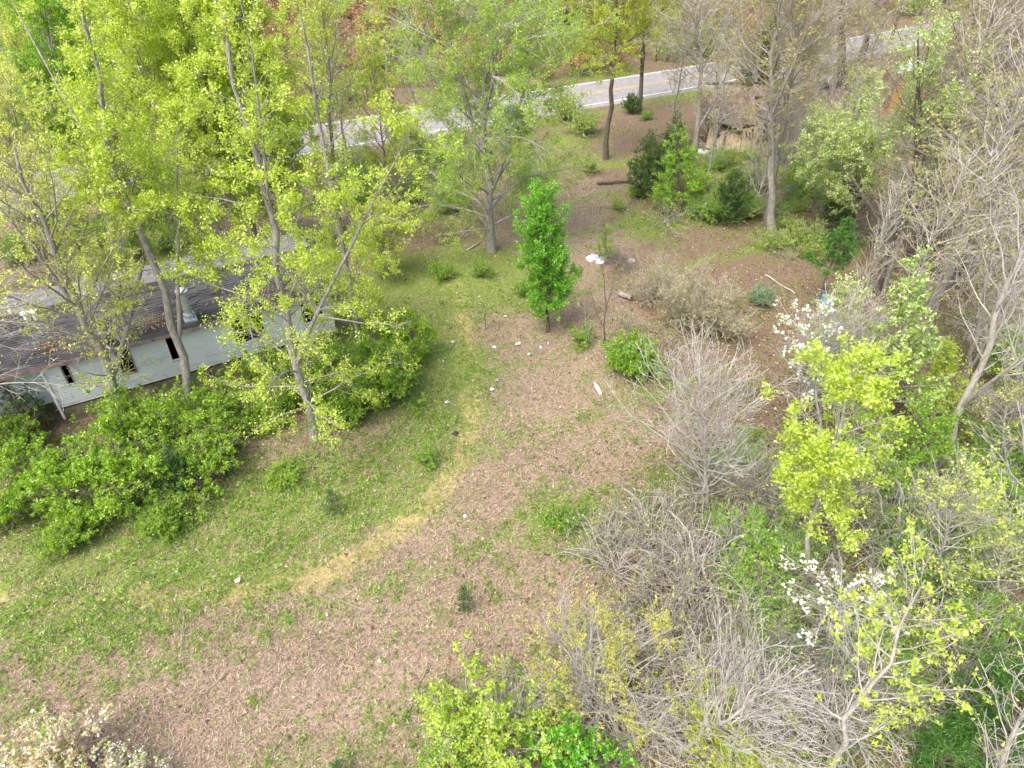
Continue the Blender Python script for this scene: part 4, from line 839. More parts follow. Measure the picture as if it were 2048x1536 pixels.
T('oak_tree', 'old leaning grey-barked tree with yellow-green tufts before the mobile home left end', 'tree', (252, 862), [(215, 745), (172, 640), (125, 545), (85, 430), (30, 300)], 0, 'sparse', 111, R=4.0, near=True, fork=2, group=gs, cb=.16, bark='grey', trunk_r=.22, grav=.08, leafmul=.6, tw=1.4, gap=.5)
T('oak_tree', 'sparse yellow-green tree behind the left part of the mobile home', 'tree', (102, 572), [(80, 470), (50, 330), (20, 160)], 0, 'sparse', 112, R=3.5, group=gs, near=True, fork=1)
T('oak_tree', 'sparse yellow-green tree with dark trunk beside the road at the far left', 'tree', (64, 485), [(45, 390), (20, 250), (-10, 90)], 0, 'sparse', 113, R=3.6, group=gs)
T('oak_tree', 'sparse yellow-green tree standing at the left road edge', 'tree', (108, 458), [(95, 380), (75, 280), (60, 140), (50, 20)], 0, 'sparse', 114, R=3.0, group=gs)
T('oak_tree', 'sparse yellow-green tree at the left picture edge below the road', 'tree', (-60, 600), [(-90, 440), (-110, 200)], 0, 'sparse', 115, R=3.6, group=gs, cb=.15)
T('oak_tree', 'thin yellow-green tree with pale trunk rising between the lime trees and the airy tree', 'tree', (680, 455), [(664, 305), (654, 122), (644, -40), (640, -140)], 0, 'sparse', 116, R=2.9, group=gs, near=True, cb=.2)
T('oak_tree', 'thin yellow-green tree with a bent dark foot right of the mobile home roof', 'tree', (775, 416), [(770, 330), (758, 200), (735, 90)], 0, 'sparse', 117, R=2.8, group=gs, near=True, cb=.12, leafmul=1.3)
T('oak_tree', 'slim pale-trunked tree standing over the road left of the airy tree', 'tree', (660, 400), [(640, 240), (615, 73), (600, -80)], 0, 'sparse', 118, R=2.7, group=gs)
T('oak_tree', 'low yellow-green tree at the right end of the mobile home roof', 'tree', (760, 560), [(765, 480), (775, 430)], 0, 'sparse', 119, R=2.4, group=gs, cb=.05, leafmul=1.8, trunk_r=.06)
T('oak_tree', 'small yellow-green tree leaning right over the road verge beside the dark stump', 'tree', (790, 360), [(800, 300), (820, 255)], 0, 'sparse', 120, R=2.0, group=gs, cb=.1, leafmul=1.6, trunk_r=.05)
T('dead_trunk', 'thick dark broken trunk beside the road left of the airy tree', 'tree trunk', (790, 290), [(788, 250), (784, 175)], 0, 'bare', 121, n1=4, R=.6, bark='dark', trunk_r=.36)
# centre
T('elm_tree', 'big airy light-green tree with fine drooping twigs in the upper centre', 'tree', (983, 502), [(978, 400), (965, 270), (975, 130), (985, -90)], 0, 'airy', 131, R=5.8, near=True, s3=.5, ts=.16, sz=.085, nl=6, spr=.2, prof='column', fork=3, cb=.06, trunk_r=.25, grav=.14, up=.03, tbark='ptwig')
T('pear_tree', 'narrow vivid green young tree in the middle of the clearing', 'tree', (1096, 664), [(1096, 560), (1084, 398)], 0, 'pear', 132, ang=54, spr=.14, sz=.085, R=1.75, near=True)
T('maple_tree', 'golden-green tree with slim dark trunk right of the airy tree', 'tree', (1212, 318), [(1222, 200), (1230, 60), (1228, -110)], 0, 'maple', 133, R=3.7, near=True, cb=.42, trunk_r=.2)
T('maple_tree', 'golden-green tree with twin dark trunks standing at the near road edge', 'tree', (1277, 222), [(1288, 100), (1290, -110)], 0, 'maple', 134, R=3.4, near=True, fork=1, cb=.4, leafmul=.7, trunk_r=.2)
T('maple_tree', 'golden-green tree low beside the airy tree, beyond the road', 'tree', (1195, 150), [(1180, 50), (1175, -60)], 0, 'maple', 135, R=4.0, cb=.15, leafmul=1.2)
T('bare_tree', 'dark-trunked bare tree before the left corner of the plywood cabin', 'tree', (1388, 333), [(1398, 230), (1402, 130), (1378, -40)], 0, 'oak', 141, R=4.2, near=True, fork=2, cb=.38, bark='grey', leafmul=.7, tbark='ptwig', trunk_r=.2)
T('bare_tree', 'slim grey tree directly in front of the cabin wall', 'tree', (1428, 312), [(1430, 230), (1436, 120), (1450, 10)], 0, 'oak', 142, R=2.2, cb=.45, bark='grey', leafmul=.8, trunk_r=.10)
T('oak_tree', 'thick grey tree with leafy olive buds right of the cabin front', 'tree', (1545, 468), [(1546, 330), (1545, 180), (1562, -60)], 0, 'oak', 143, R=4.6, near=True, fork=3, cb=.38, bark='grey', trunk_r=.25, leafmul=1.3)
T('oak_tree', 'grey tree leaning right beside the thick one in front of the cabin', 'tree', (1535, 440), [(1560, 280), (1590, 120), (1612, -40)], 0, 'oak', 144, R=3.5, near=True, cb=.45, bark='grey', trunk_r=.2)
T('oak_tree', 'forked grey tree leaning left behind the cabin roof', 'tree', (1525, 215), [(1505, 130), (1480, 40), (1460, -60)], 0, 'oak', 145, R=3.8, fork=2, cb=.35, bark='grey', trunk_r=.25, leafmul=1.2)
T('oak_tree', 'thick brown trunk standing between the van and the white pickup', 'tree', (1572, 190), [(1590, 100), (1608, 0), (1620, -90)], 0, 'oak', 146, R=4.2, fork=1, cb=.4, bark='grey', trunk_r=.33)
T('oak_tree', 'thick dark trunk just right of the grey van', 'tree', (1688, 182), [(1680, 60), (1690, -90)], 0, 'oak', 147, R=4.4, fork=2, cb=.4, bark='dark', trunk_r=.48)
T('oak_tree', 'dark leaning trunk at the road edge beyond the thickest one', 'tree', (1722, 122), [(1738, 50), (1762, -60)], 0, 'oak', 148, R=4.0, cb=.3, bark='dark', trunk_r=.36)
T('oak_tree', 'dark slender trunk against the road left of the leaning one', 'tree', (1655, 122), [(1664, 40), (1680, -70)], 0, 'oak', 149, R=3.6, cb=.3, bark='grey', trunk_r=.26)
# right side
T('blossom_tree', 'large pale green tree with forked trunk and frothy crown in front of the orange shed', 'tree', (1752, 590), [(1790, 480), (1828, 360), (1840, 240), (1836, 60)], 0, 'pale', 151, R=3.0, near=True, fork=3, cb=.33, trunk_r=.17, leafmul=.7, gap=.6, bark='dark', tbark='twig')
T('blossom_tree', 'arching pale green tree leaning left toward the cabin', 'tree', (1790, 500), [(1745, 420), (1700, 350), (1640, 255)], 0, 'pale', 152, R=3.3, near=True, fork=1, cb=.4, trunk_r=.12, gap=.4, leafmul=.75)
T('blossom_tree', 'pale green small tree above the grey van, right of the road trunks', 'tree', (1700, 330), [(1710, 240), (1735, 150)], 0, 'pale', 153, R=1.9, cb=.3, leafmul=.9)
T('bare_tree', 'big spreading bare grey-brown tree on the right fanning towards the corner', 'tree', (1902, 568), [(1928, 460), (1985, 340), (2060, 150), (2120, 0)], 0, 'oak', 154, n1=80, R=6.0, near=True, fork=3, cb=.2, bark='dark', tbark='twig', trunk_r=.24, leafmul=.5, tw=1.2, lean=2)
T('bare_tree', 'dark-limbed bare tree behind the big spreading one, near the tin sheets', 'tree', (1850, 470), [(1880, 330), (1920, 160), (1960, 0)], 0, 'oak', 155, n1=60, R=5.2, near=True, fork=3, cb=.3, bark='dark', tbark='twig', trunk_r=.2, leafmul=.9)
T('bare_tree', 'bare brownish tree at the top right corner', 'tree', (1990, 330), [(2010, 180), (2030, 20)], 0, 'oak', 156, n1=60, R=5.0, fork=2, cb=.25, bark='grey', leafmul=1.0)
T('bare_tree', 'bare pale-trunked tree leaning out to the right edge above the lime trees', 'tree', (1886, 925), [(1925, 810), (1965, 730), (2005, 610), (2060, 480), (2150, 300)], 0, 'bare', 157, R=3.0, near=True, cb=.3, bark='pale', trunk_r=.15, fork=1)
T('bare_tree', 'second pale bare tree half hidden behind the leaning one', 'tree', (1930, 760), [(1955, 640), (1985, 520), (2020, 400)], 0, 'bare', 158, R=2.6, cb=.2, bark='pale', nl=2, col='yellowgreen', leafmul=.6)
T('lime_tree', 'lime-yellow tree with long bare lower trunk on the right', 'tree', (1598, 1178), [(1625, 1040), (1665, 880), (1712, 715)], 0, 'tulip', 161, n1=60, R=2.0, near=True, cb=.30, trunk_r=.09, sz=.10, gap=.35, col='lime', bark='pale', prof='oval')
T('cream_tree', 'glossy cream-and-green tree in the middle right, pointed crown', 'tree', (1745, 880), [(1790, 740), (1845, 500)], 0, 'pale', 162, R=2.15, near=True, cb=.16, sz=.125, gap=.2, prof='cone', fork=1)
T('cream_tree', 'smaller cream-and-green tree on the left flank of the pointed one', 'tree', (1660, 800), [(1670, 700), (1690, 575)], 0, 'pale', 163, R=1.7, cb=.15, gap=.2)
T('green_tree', 'vivid green tree low behind the lime-yellow tree, beside the leaning trunk', 'tree', (1830, 960), [(1840, 900), (1855, 800)], 0, 'young', 164, R=1.9, near=False, cb=.25)
T('lime_tree', 'small golden-lime tree top beside the leaning pale trunk', 'tree', (1880, 850), [(1885, 780), (1900, 690)], 0, 'tulip', 165, R=1.25, cb=.25, col='lime')
T('dogwood', 'white-flowering dogwood at the left edge of the cream-green trees', 'tree', (1645, 880), [(1630, 780), (1610, 665)], 0, 'bare', 166, R=1.75, near=False, cb=.35, nl=1, ts=.25, col='green', sz=.09, gap=.35, mix=[('white', .95, 'blossoms')], mixn=4, mixs=.085, trunk_r=.06, up=.02, ang=70, prof='vase')
T('dogwood', 'low white-flowering dogwood between the two lime trees at the lower right', 'tree', (1700, 1330), [(1690, 1260), (1680, 1185)], 0, 'bare', 167, R=1.9, cb=.5, nl=1, ts=.35, col='lime', sz=.09, gap=.4, mix=[('white', .9, 'blossoms')], mixn=4, mixs=.075, trunk_r=.05, up=.0, ang=80, prof='vase', hfade=([0, .6, .9, 1], [0, .2, 1, 1]))
T('lime_tree', 'sparse lime tree with slanting pale trunk at the bottom right', 'tree', (1640, 1600), [(1700, 1440), (1770, 1320), (1850, 1160)], 0, 'tulip', 168, n1=36, ts=.24, R=2.0, near=True, cb=.2, sz=.085, nl=5, spr=.10, col='lime', bark='pale', gap=.45, trunk_r=.08, prof='round')
T('bare_tree', 'white-limbed bare tree in the bottom right corner', 'tree', (1960, 1660), [(2010, 1500), (2090, 1330)], 0, 'bare', 169, R=1.7, near=True, cb=.15, nl=2, col='yellowgreen', leafmul=.3, bark='pale', tw=1.2)
T('green_tree', 'bright green young tree beside the cedar left of the cabin', 'tree', (1362, 425), [(1356, 340), (1350, 255)], 0, 'young', 171, R=2.5, near=True)
T('green_tree', 'slender green sapling behind the rubbish heap', 'tree', (1214, 520), [(1210, 470), (1207, 432)], 0, 'young', 172, R=.7, sz=.09)
T('green_tree', 'flat-topped little green sapling above the track', 'tree', (972, 660), [(970, 630), (968, 608)], 0, 'young', 173, n1=24, R=.8, sz=.07, cb=.4)
T('bare_sapling', 'thin dark forked bare sapling in the middle of the clearing', 'sapling', (1208, 690), [(1212, 600), (1205, 530)], 0, 'bare', 174, n1=12, R=.9, bark='dark', fork=2, cb=.3, tbark='twig')
T('bare_sapling', 'bare sapling left of the thin forked one', 'sapling', (1178, 695), [(1172, 640), (1165, 590)], 0, 'bare', 175, n1=10, R=.8, fork=1, cb=.3, tbark='twig', bark='grey', nl=2, col='green')
T('young_tree', 'young tree with scattered green leaves at the far right edge', 'tree', (1990, 1230), [(2000, 1120), (2030, 1000)], 0, 'sparse', 176, R=2.0, cb=.2, n1=40, sz=.09, col='lime', bark='pale', leafmul=.45)
T('young_tree', 'thin grey tree with olive leaves right of the lime-yellow tree', 'tree', (1850, 1200), [(1890, 1080), (1930, 930)], 0, 'sparse', 177, R=1.9, cb=.2, n1=44, sz=.09, col='yellowgreen', bark='grey', tbark='ptwig', leafmul=.4)
T('young_tree', 'thin bare sapling with yellow leaves above the thin grey tree on the right', 'tree', (1990, 960), [(2010, 850), (2040, 720)], 0, 'sparse', 178, R=1.6, cb=.2, n1=34, sz=.09, bark='pale', leafmul=.3)
T('bare_tree', 'pale lichen-covered bare boughs hanging in from the left edge over the shrubs', 'tree', (-150, 930), [(-120, 780), (-100, 560)], 0, 'bare', 179, R=4.3, near=True, n1=34, cb=.08, grav=.22, up=.04, bark='pale', prof='round', nl=2, col='yellowgreen', leafmul=.25, tw=1.4, trunk_r=.14)
# conifers
make_conifer('cedar', 'small dark cedar in front of the thick grey tree', 'cedar', G(1452, 450), 3.4, 1.8, 201)
make_conifer('cedar', 'olive cedar left of the bright green young tree', 'cedar', G(1288, 395), 4.3, 1.9, 202)
make_conifer('cedar', 'dark cedar tip behind the bright green young tree', 'cedar', G(1335, 378), 5.0, 2.0, 203)
make_conifer('cedar', 'low cedar at the foot of the twin dark trunks by the road', 'cedar', G(1262, 228), 1.6, 1.2, 204)
make_conifer('cedar', 'large dark cedar behind the cabin roof by the road', 'cedar', G(1500, 190), 5.5, 2.6, 205, n=110, den=.5, nsz=.13)
make_conifer('cedar', 'tall green pine beside the road behind the cabin', 'pine', G(1525, 160), 8, 1.7, 206, col='pine', n=120)
make_conifer('cedar', 'tall dark cedar far beyond the road behind the overhead wires', 'cedar', G(1122, 90), 9, 2.6, 207, n=90, nsz=.2, den=.45)
make_conifer('cedar', 'tiny dark round cedar alone in the tan grass', 'cedar', G(929, 1222), 1.25, .42, 208, n=70, nsz=.06, den=1.4)
make_conifer('cedar', 'tiny fuzzy cedar seedling in the grass below the big shrubs', 'cedar', G(668, 1025), 1.15, .55, 209, n=70, nsz=.07, col='pine')
make_conifer('cedar', 'tiny cedar seedling at the bottom edge', 'cedar', G(682, 1560), .9, .5, 210, n=60, nsz=.06, col='pine')
make_conifer('cedar', 'soft dark green cedar within the left shrubs', 'cedar', G(370, 990), 2.4, .9, 211, col='pine')
make_conifer('cedar', 'dark young cedar at the left corner of the mobile home wall', 'cedar', G(62, 870), 3.4, .8, 212, n=70)
make_conifer('cedar', 'small dark cedar right of the one at the home corner', 'cedar', G(100, 860), 2.4, .6, 213, n=60)
make_conifer('pine', 'young pine with soft needle tufts above the blue tarpaulin', 'pine', G(1630, 612), 4.6, 1.3, 214, col='pine', n=34, pine=True, nsz=.17, cb=.35, lean=(.3, 0))
make_conifer('pine', 'soft dark green pine in the lower right corner', 'pine', G(1960, 1500), 5.6, 1.7, 215, col='pine', n=90, pine=True, nsz=.14, lean=(0, 0))
make_conifer('pine', 'smaller dark pine left of the corner pine', 'pine', G(1850, 1560), 3.2, 1.0, 216, col='pine', n=60, pine=True, nsz=.13)
make_conifer('cedar', 'low dark cedar under the arching pale tree', 'cedar', G(1690, 420), 4.2, 2.0, 217, n=90, den=.6, nsz=.12)
make_conifer('cedar', 'dark cedar right behind the thick grey tree at the cabin', 'cedar', G(1660, 470), 2.6, 1.3, 218)
make_conifer('cedar', 'dim cedar by the left road verge', 'cedar', G(165, 470), 2.0, .9, 219)
make_conifer('cedar', 'dim cedar right of the other one on the left road verge', 'cedar', G(100, 478), 1.6, .8, 220)

# ------------------------------------------------------------------ shrubs
gp1 = 'green shrubs massed before the mobile home'
def S(label, px, py, h, R, seed, name='shrub', cat='shrub', **kw): return make_shrub(name, label, cat, G(px, py), h, R, seed, **kw)
pa = S('biggest bright green shrub in the left thicket', 235, 1000, 2.6, 2.5, 301, n=50, group=gp1, ts=.12, nl=5, sz=.10, spr=.1, s2=.19, gap=.45, wig=.18)
pb = S('feathery green shrub at the right end of the left thicket', 400, 960, 2.0, 2.2, 302, n=40, group=gp1, ts=.12, sz=.08, s2=.19, wig=.18, gap=.4)
pc = S('bright green shrub hanging out toward the track right of the lime boughs', 780, 790, 2.6, 1.9, 303, wig=.18, n=40, group=gp1, ts=.11)
shr = [(pa, 100, 1010, .9, 1.1, 'green shrub at the left edge of the thicket below the mobile home'), (pb, 300, 905, 1.15, 2.6, 'green shrub right under the skirting of the mobile home'), (pa, 430, 870, .9, 4.0, 'green shrub at the foot of the straight grey trunk'),
 (pc, 540, 850, .55, .6, 'green shrub between the straight trunk and the tallest lime tree'), (pb, 575, 960, .42, 1.9, 'low green shrub below the drooping lime boughs'), (pc, 690, 830, .8, 3.3, 'green shrub behind the drooping lime boughs, right side'),
 (pa, 800, 720, .75, 5.0, 'green shrub at the right end of the mobile home wall'), (pb, 20, 920, .9, .4, 'green shrub at the left picture edge'), (pc, 330, 1050, .6, 2.2, 'low outlying shrub at the bottom of the left thicket'), (pb, 150, 1085, .6, 4.4, 'low sprawling shrub at the lower left of the thicket'),
 (pa, 640, 790, .8, 1.2, 'green shrub hugging the right part of the mobile home wall'), (pb, 520, 760, .6, 3.6, 'dull green shrub against the skirting under the double window')]
for o, px, py, s_, rz, lb in shr: copy_tree(o, tuple(G(px, py)), rz, (s_ * 1.05, s_ * .95, s_ * (.8 + .35 * math.sin(px) ** 2)), lb, gp1, tilt=.15)
S('feathery light green shrub right of the bare saplings', 1262, 745, 1.9, 1.25, 311, col='green', n=50, ts=.09, sz=.075, s2=.14, hang=.1)
lw = S('low feathery green shrub left of the brighter round one', 1160, 690, .9, .9, 312, col='green', n=30, ts=.12, sz=.06)
copy_tree(lw, tuple(G(965, 555)), 1.2, 1.0, 'low green bush in the grass under the airy tree'); copy_tree(lw, tuple(G(890, 560)), 2.2, 1.1, 'low green bush left of the one under the airy tree')
copy_tree(lw, tuple(G(1050, 590)), 3.2, .9, 'low green bush left of the vivid green tree'); copy_tree(lw, tuple(G(850, 930)), .5, .8, 'green weedy bush left of the track bend'); copy_tree(lw, tuple(G(1120, 1050)), 4.5, 1.0, 'green weedy bush left of the bare thicket')
copy_tree(lw, tuple(G(1275, 395)), 1.5, .9, 'low bush at the foot of the olive cedar'); copy_tree(lw, tuple(G(1290, 240)), 5.5, .9, 'low yellow-green bush by the road trunks'); copy_tree(lw, tuple(G(1560, 430)), 5.5, 1.0, 'low leafy bush right of the thick grey tree')
ge = 'low green bushes in the woodland edge'
S('beige-green budding bush in the right of the clearing', 1400, 655, 2.3, 2.9, 313, col='beige', n=44, nl=3, ts=.16, sz=.07, bark='grey', tbark='ptwig', gap=.35, wig=.18)
S('beige-green budding bush left of and behind the larger one', 1325, 600, 2.0, 2.2, 314, col='beige', n=36, nl=2, ts=.2, sz=.065, bark='grey', tbark='ptwig', wig=.18, gap=.3)
S('blue-green wispy bush on the leaf litter', 1522, 610, 1.3, .8, 315, col='bluish', n=40, nl=3, ts=.09, sz=.09, asp=.25)
S('golden-yellow flowering shrub with long pale bare stems in the lower middle', 1205, 1390, 2.4, 3.0, 316, col='yellow', n=40, nl=4, ts=.15, sz=.05, spr=.07, bark='pale', spread=1.2, leaf_from=.45, gap=.66, tw=1.0, s2=.22, wig=.16, fr=.55)
S('bright green shrub at the bottom edge left of the golden one', 985, 1490, 2.6, 1.7, 317, col='lime', n=40, nl=4, ts=.13, sz=.085, spr=.09, bark='grey', tbark='ptwig', gap=.5, s2=.2, mix=[('green', .12, 'green_leaves', .08)])
S('darker green broadleaf bush at the bottom edge below the golden shrub', 1150, 1560, 2.1, 1.0, 318, col='pear', n=30, nl=4, ts=.12, sz=.12, gap=.3, mix=[('gold', .06, 'new_leaves', .06)])
S('sprawling green bush at the bottom edge beside the tan grass', 900, 1540, 1.4, 1.1, 319, col='green', n=34, nl=4, ts=.12, sz=.075, gap=.4)
S('golden-lime bush at the bottom edge, right of the middle', 1455, 1520, 2.5, 1.5, 320, col='gold', n=38, nl=4, ts=.13, sz=.075, spr=.08, bark='grey', tbark='ptwig', gap=.5, s2=.2, mix=[('green', .3, 'green_leaves', .06)])
S('orange-flowering bush with white petals in the bottom left corner', 110, 1590, 1.35, 2.0, 321, col='orange', n=44, nl=5, ts=.15, sz=.065, spr=.07, bark='grey', tbark='ptwig', gap=.4, mix=[('white', .35, 'petals', .06), ('green', .25, 'green_leaves', .07)])
S('white-flowering bush right of the orange one at the bottom left', 255, 1590, 1.3, 1.2, 322, col='white', n=36, nl=3, ts=.13, sz=.06, bark='grey', gap=.4, mix=[('orange', .7, 'orange_flowers', .06), ('green', .3, 'green_leaves', .06)])
# bare thickets
b1 = T('bare_thicket', 'tallest bare grey thicket with fanned pale stems', 'thicket', (1415, 1010), [(1410, 900), (1400, 745)], 0, 'bare', 331, R=3.2, fork=9, cb=.03, n1=84, ang=56, up=.10, s2=.34, s3=.34, tw=1.35, trunk_r=.06, prof='round')
b2_ = S('bare grey thicket with arching stems left of the tallest one', 1310, 1085, 2.4, 2.0, 332, name='bare_thicket', cat='thicket', n=26, nl=0, bark='pale', spread=1.15, tw=1.5, grav=.3, s2=.42, s3=.36, fr=.55, gap=0, wig=.17, rr=.008, k1=12)
b3 = S('tangle of thin grey-brown bare stems right of the tallest thicket', 1520, 1000, 2.2, 1.9, 333, name='bare_thicket', cat='thicket', n=28, nl=3, ts=.5, gap=.5, col='yellowgreen', sz=.06, bark='grey', tbark='twig', spread=1.1, grav=.25, tw=1.3, wig=.22, fr=.6, s2=.4, s3=.36, rr=.007, k1=12)
gt = 'bare twiggy thickets filling the woods on the right'
k_ = [(b2_, 1400, 1180, .95, 'arching bare thicket just below the tallest one'), (b3, 1330, 1250, .9, 'brown bare tangle right of the golden shrub'), (b1, 1360, 1500, .75, 'pale bare thicket at the bottom edge left of the golden-lime bush'),
 (b2_, 1560, 1470, .8, 'bare tangle left of the slanting lime tree'), (b3, 1480, 1330, 1.0, 'brown tangle above the golden-lime bush'), (b1, 1580, 860, .8, 'bare thicket below the white dogwood'), (b3, 1690, 1080, 1.0, 'bare tangle behind the lime-yellow tree'),
 (b2_, 1780, 1120, 1.0, 'bare tangle right of the lime-yellow trunk'), (b3, 1910, 1150, 1.1, 'bare tangle by the thin grey tree'), (b1, 1980, 880, .9, 'pale thicket at the right edge by the leaning trunk'), (b2_, 1250, 1480, .8, 'bare tangle at the bottom edge below the golden shrub'),
 (b3, 1560, 1180, .9, 'bare tangle at the lime-yellow tree foot'), (b2_, 1800, 1400, .8, 'bare tangle beyond the slanting lime trunk'), (b3, 1480, 800, .8, 'low grey tangle below the beige bush'), (b1, 2020, 1050, .8, 'pale thicket at the far right edge'), (b3, 2000, 700, 1.1, 'grey tangle beneath the leaning bare tree'),
 (b3, 1850, 700, .9, 'grey tangle behind the cream-green tree'), (b2_, 1480, 1440, .7, 'arching bare stems just above the golden-lime bush'), (b3, 1640, 1300, .9, 'bare brown tangle around the low dogwood'), (b3, 1340, 690, .6, 'grey twiggy tangle under the beige bush'), (b3, 1250, 660, .5, 'fine twiggy tangle by the thin bare saplings'),
 (b1, 1500, 430, .8, 'pale bare shrub between the small cedar and the thick grey tree'), (b3, 1330, 450, .8, 'twiggy bush under the bright green young tree'), (b3, 700, 400, 1.0, 'grey brush on the verge right of the mobile home'), (b3, 820, 420, 1.0, 'grey brush left of the airy tree foot')]
for i, (o, px, py, s_, lb) in enumerate(k_): copy_tree(o, tuple(G(px, py)), i * 1.7, (1.2 * s_ * (1 + .25 * math.sin(i * 2.3)), 1.2 * s_ * (1 + .25 * math.cos(i * 3.7)), 1.15 * s_ * (1 + .3 * math.sin(i * 1.9))), lb, gt, tilt=.22)
u1 = make_shrub('undergrowth_bush', 'green undergrowth bush right of the lime-yellow tree', 'bush', G(1790, 1010), 1.7, 1.6, 341, col='green', n=34, nl=4, ts=.14, sz=.075, bark='grey', tbark='ptwig', gap=.3, group='green bushes in the right-hand woods')
u2 = make_shrub('undergrowth_bush', 'olive bush below the cabin wall', 'bush', G(1500, 335), 1.3, 1.6, 342, col='airy', n=34, nl=3, ts=.15, sz=.08, bark='grey', gap=.3, group='green bushes in the right-hand woods')
for i, (o, px, py, s_, lb) in enumerate([(u1, 2020, 760, 1.3, 'bright green bush at the right edge under the leaning trunk'), (u1, 1980, 1300, 1.1, 'green bush at the far right below the young tree'), (u1, 1700, 940, .8, 'green bush right behind the lime-yellow crown'), (u2, 1450, 330, .9, 'olive bush at the foot of the cabin front'),
  (u2, 1560, 320, .9, 'olive bush right of the cabin front'), (u2, 1600, 500, 1.2, 'olive bush left of the young pine'), (u2, 1390, 400, 1.3, 'olive bush at the foot of the bright green young tree'), (u1, 1600, 400, 1.0, 'green bush right of the thick grey tree'), (u1, 1750, 300, 1.3, 'green bush below the orange shed'),
  (u1, 1860, 300, 1.0, 'green bush right of the shed box'), (u2, 1130, 240, 1.6, 'olive bush right of the parked green car'), (u2, 1165, 270, 1.3, 'olive bush by the golden-green tree foot'), (u1, 880, 350, 1.5, 'green bush left behind the airy tree'), (u1, 340, 500, 1.0, 'green bush behind the mobile home roof'), (u1, 250, 520, .8, 'green bush behind the home left of the other'),
  (u2, 1930, 1090, 1.0, 'olive bush in the tangle at the right'), (u2, 1800, 1290, .9, 'olive bush right of the low dogwood'), (u2, 1480, 440, 1.0, 'olive bush right of the small dark cedar'), (u1, 1400, 440, .8, 'green bush in front of the bright green young tree'), (u2, 1330, 425, .9, 'olive bush between the olive cedar and the young tree'), (u2, 1500, 380, 1.1, 'olive bush left of the thick grey tree foot'), (u2, 1590, 380, 1.1, 'olive bush right of the thick grey tree trunk'), (u1, 1650, 360, 1.1, 'green bush beneath the arching pale tree'), (u2, 1540, 500, .8, 'low olive bush at the foot of the thick grey tree'), (u2, 1180, 345, .7, 'small olive bush on the red leaf litter'), (u2, 1235, 420, .5, 'small round bush on the open leaf litter'), (u1, 900, 420, 1.0, 'green bush by the left side of the airy trunk'), (u1, 1060, 380, 1.0, 'green bush by the right side of the airy trunk')]):
    copy_tree(o, tuple(G(px, py)), i * 2.1, s_, lb)

rq = random.Random(31)
def fill(n, box, protos, lbl, grp, smin, smax, avoid=lambda x, y: False, name=None):
    got = []; tr_ = 0
    while len(got) < n and tr_ < 4000:
        tr_ += 1; px, py = rq.uniform(box[0], box[2]), rq.uniform(box[1], box[3]); q_ = G(px, py)
        if avoid(px, py) or any((q_[0] - a) ** 2 + (q_[1] - b) ** 2 < 1.1 for a, b in got): continue
        got.append((q_[0], q_[1])); s_ = rq.uniform(smin, smax); i = rq.randrange(len(protos))
        copy_tree(protos[i], tuple(q_), rq.uniform(0, 6.28), (s_ * rq.uniform(.8, 1.25), s_ * rq.uniform(.8, 1.25), s_ * rq.uniform(.7, 1.3)), lbl[i], grp[i], tilt=.2)
fill(34, (1300, 325, 1720, 520), [u2, b3, u1], ['olive bush in the thicket below the cabin', 'twiggy grey bush in the thicket below the cabin', 'green bush in the thicket below the cabin'], ['olive bushes in the thicket below the cabin', 'twiggy bushes in the thicket below the cabin', 'green bushes in the thicket below the cabin'], .5, 1.0, avoid=lambda x, y: y > 345 + (x - 1300) * .42 + 60 or y < 300)
fill(46, (1440, 800, 2060, 1500), [b3, b2_, u1], ['twiggy grey tangle in the lower right woods', 'arching pale tangle in the lower right woods', 'fresh green bush in the lower right woods'], ['twiggy tangles in the lower right woods', 'arching tangles in the lower right woods', 'fresh green bushes in the lower right woods'], .5, 1.1, avoid=lambda x, y: y < 900 and x < 1700)
fill(18, (1210, 880, 1560, 1150), [b3, b2_, lw], ['twiggy grey tangle at the left edge of the bare thickets', 'arching pale tangle at the left edge of the bare thickets', 'low green bush in the bare thickets'], ['twiggy tangles at the thicket edge', 'arching tangles at the thicket edge', 'low green bushes in the bare thickets'], .45, .9, avoid=lambda x, y: y < 1130 - (x - 1180) * .8)
fill(14, (1250, 1150, 1600, 1500), [b3, b2_], ['twiggy grey tangle in the lower right woods', 'arching pale tangle in the lower right woods'], ['twiggy tangles in the lower right woods', 'arching tangles in the lower right woods'], .4, .8)
fill(16, (0, 430, 420, 530), [u1, u2], ['green bush in the yard behind the mobile home', 'olive bush in the yard behind the mobile home'], ['green bushes behind the mobile home', 'olive bushes behind the mobile home'], .5, 1.0, avoid=lambda x, y: y > 560 - x * .2)
fill(14, (660, 330, 900, 440), [u1, b3], ['green bush on the verge left of the airy tree', 'twiggy grey bush on the verge left of the airy tree'], ['green bushes left of the airy tree', 'twiggy bushes left of the airy tree'], .6, 1.1)

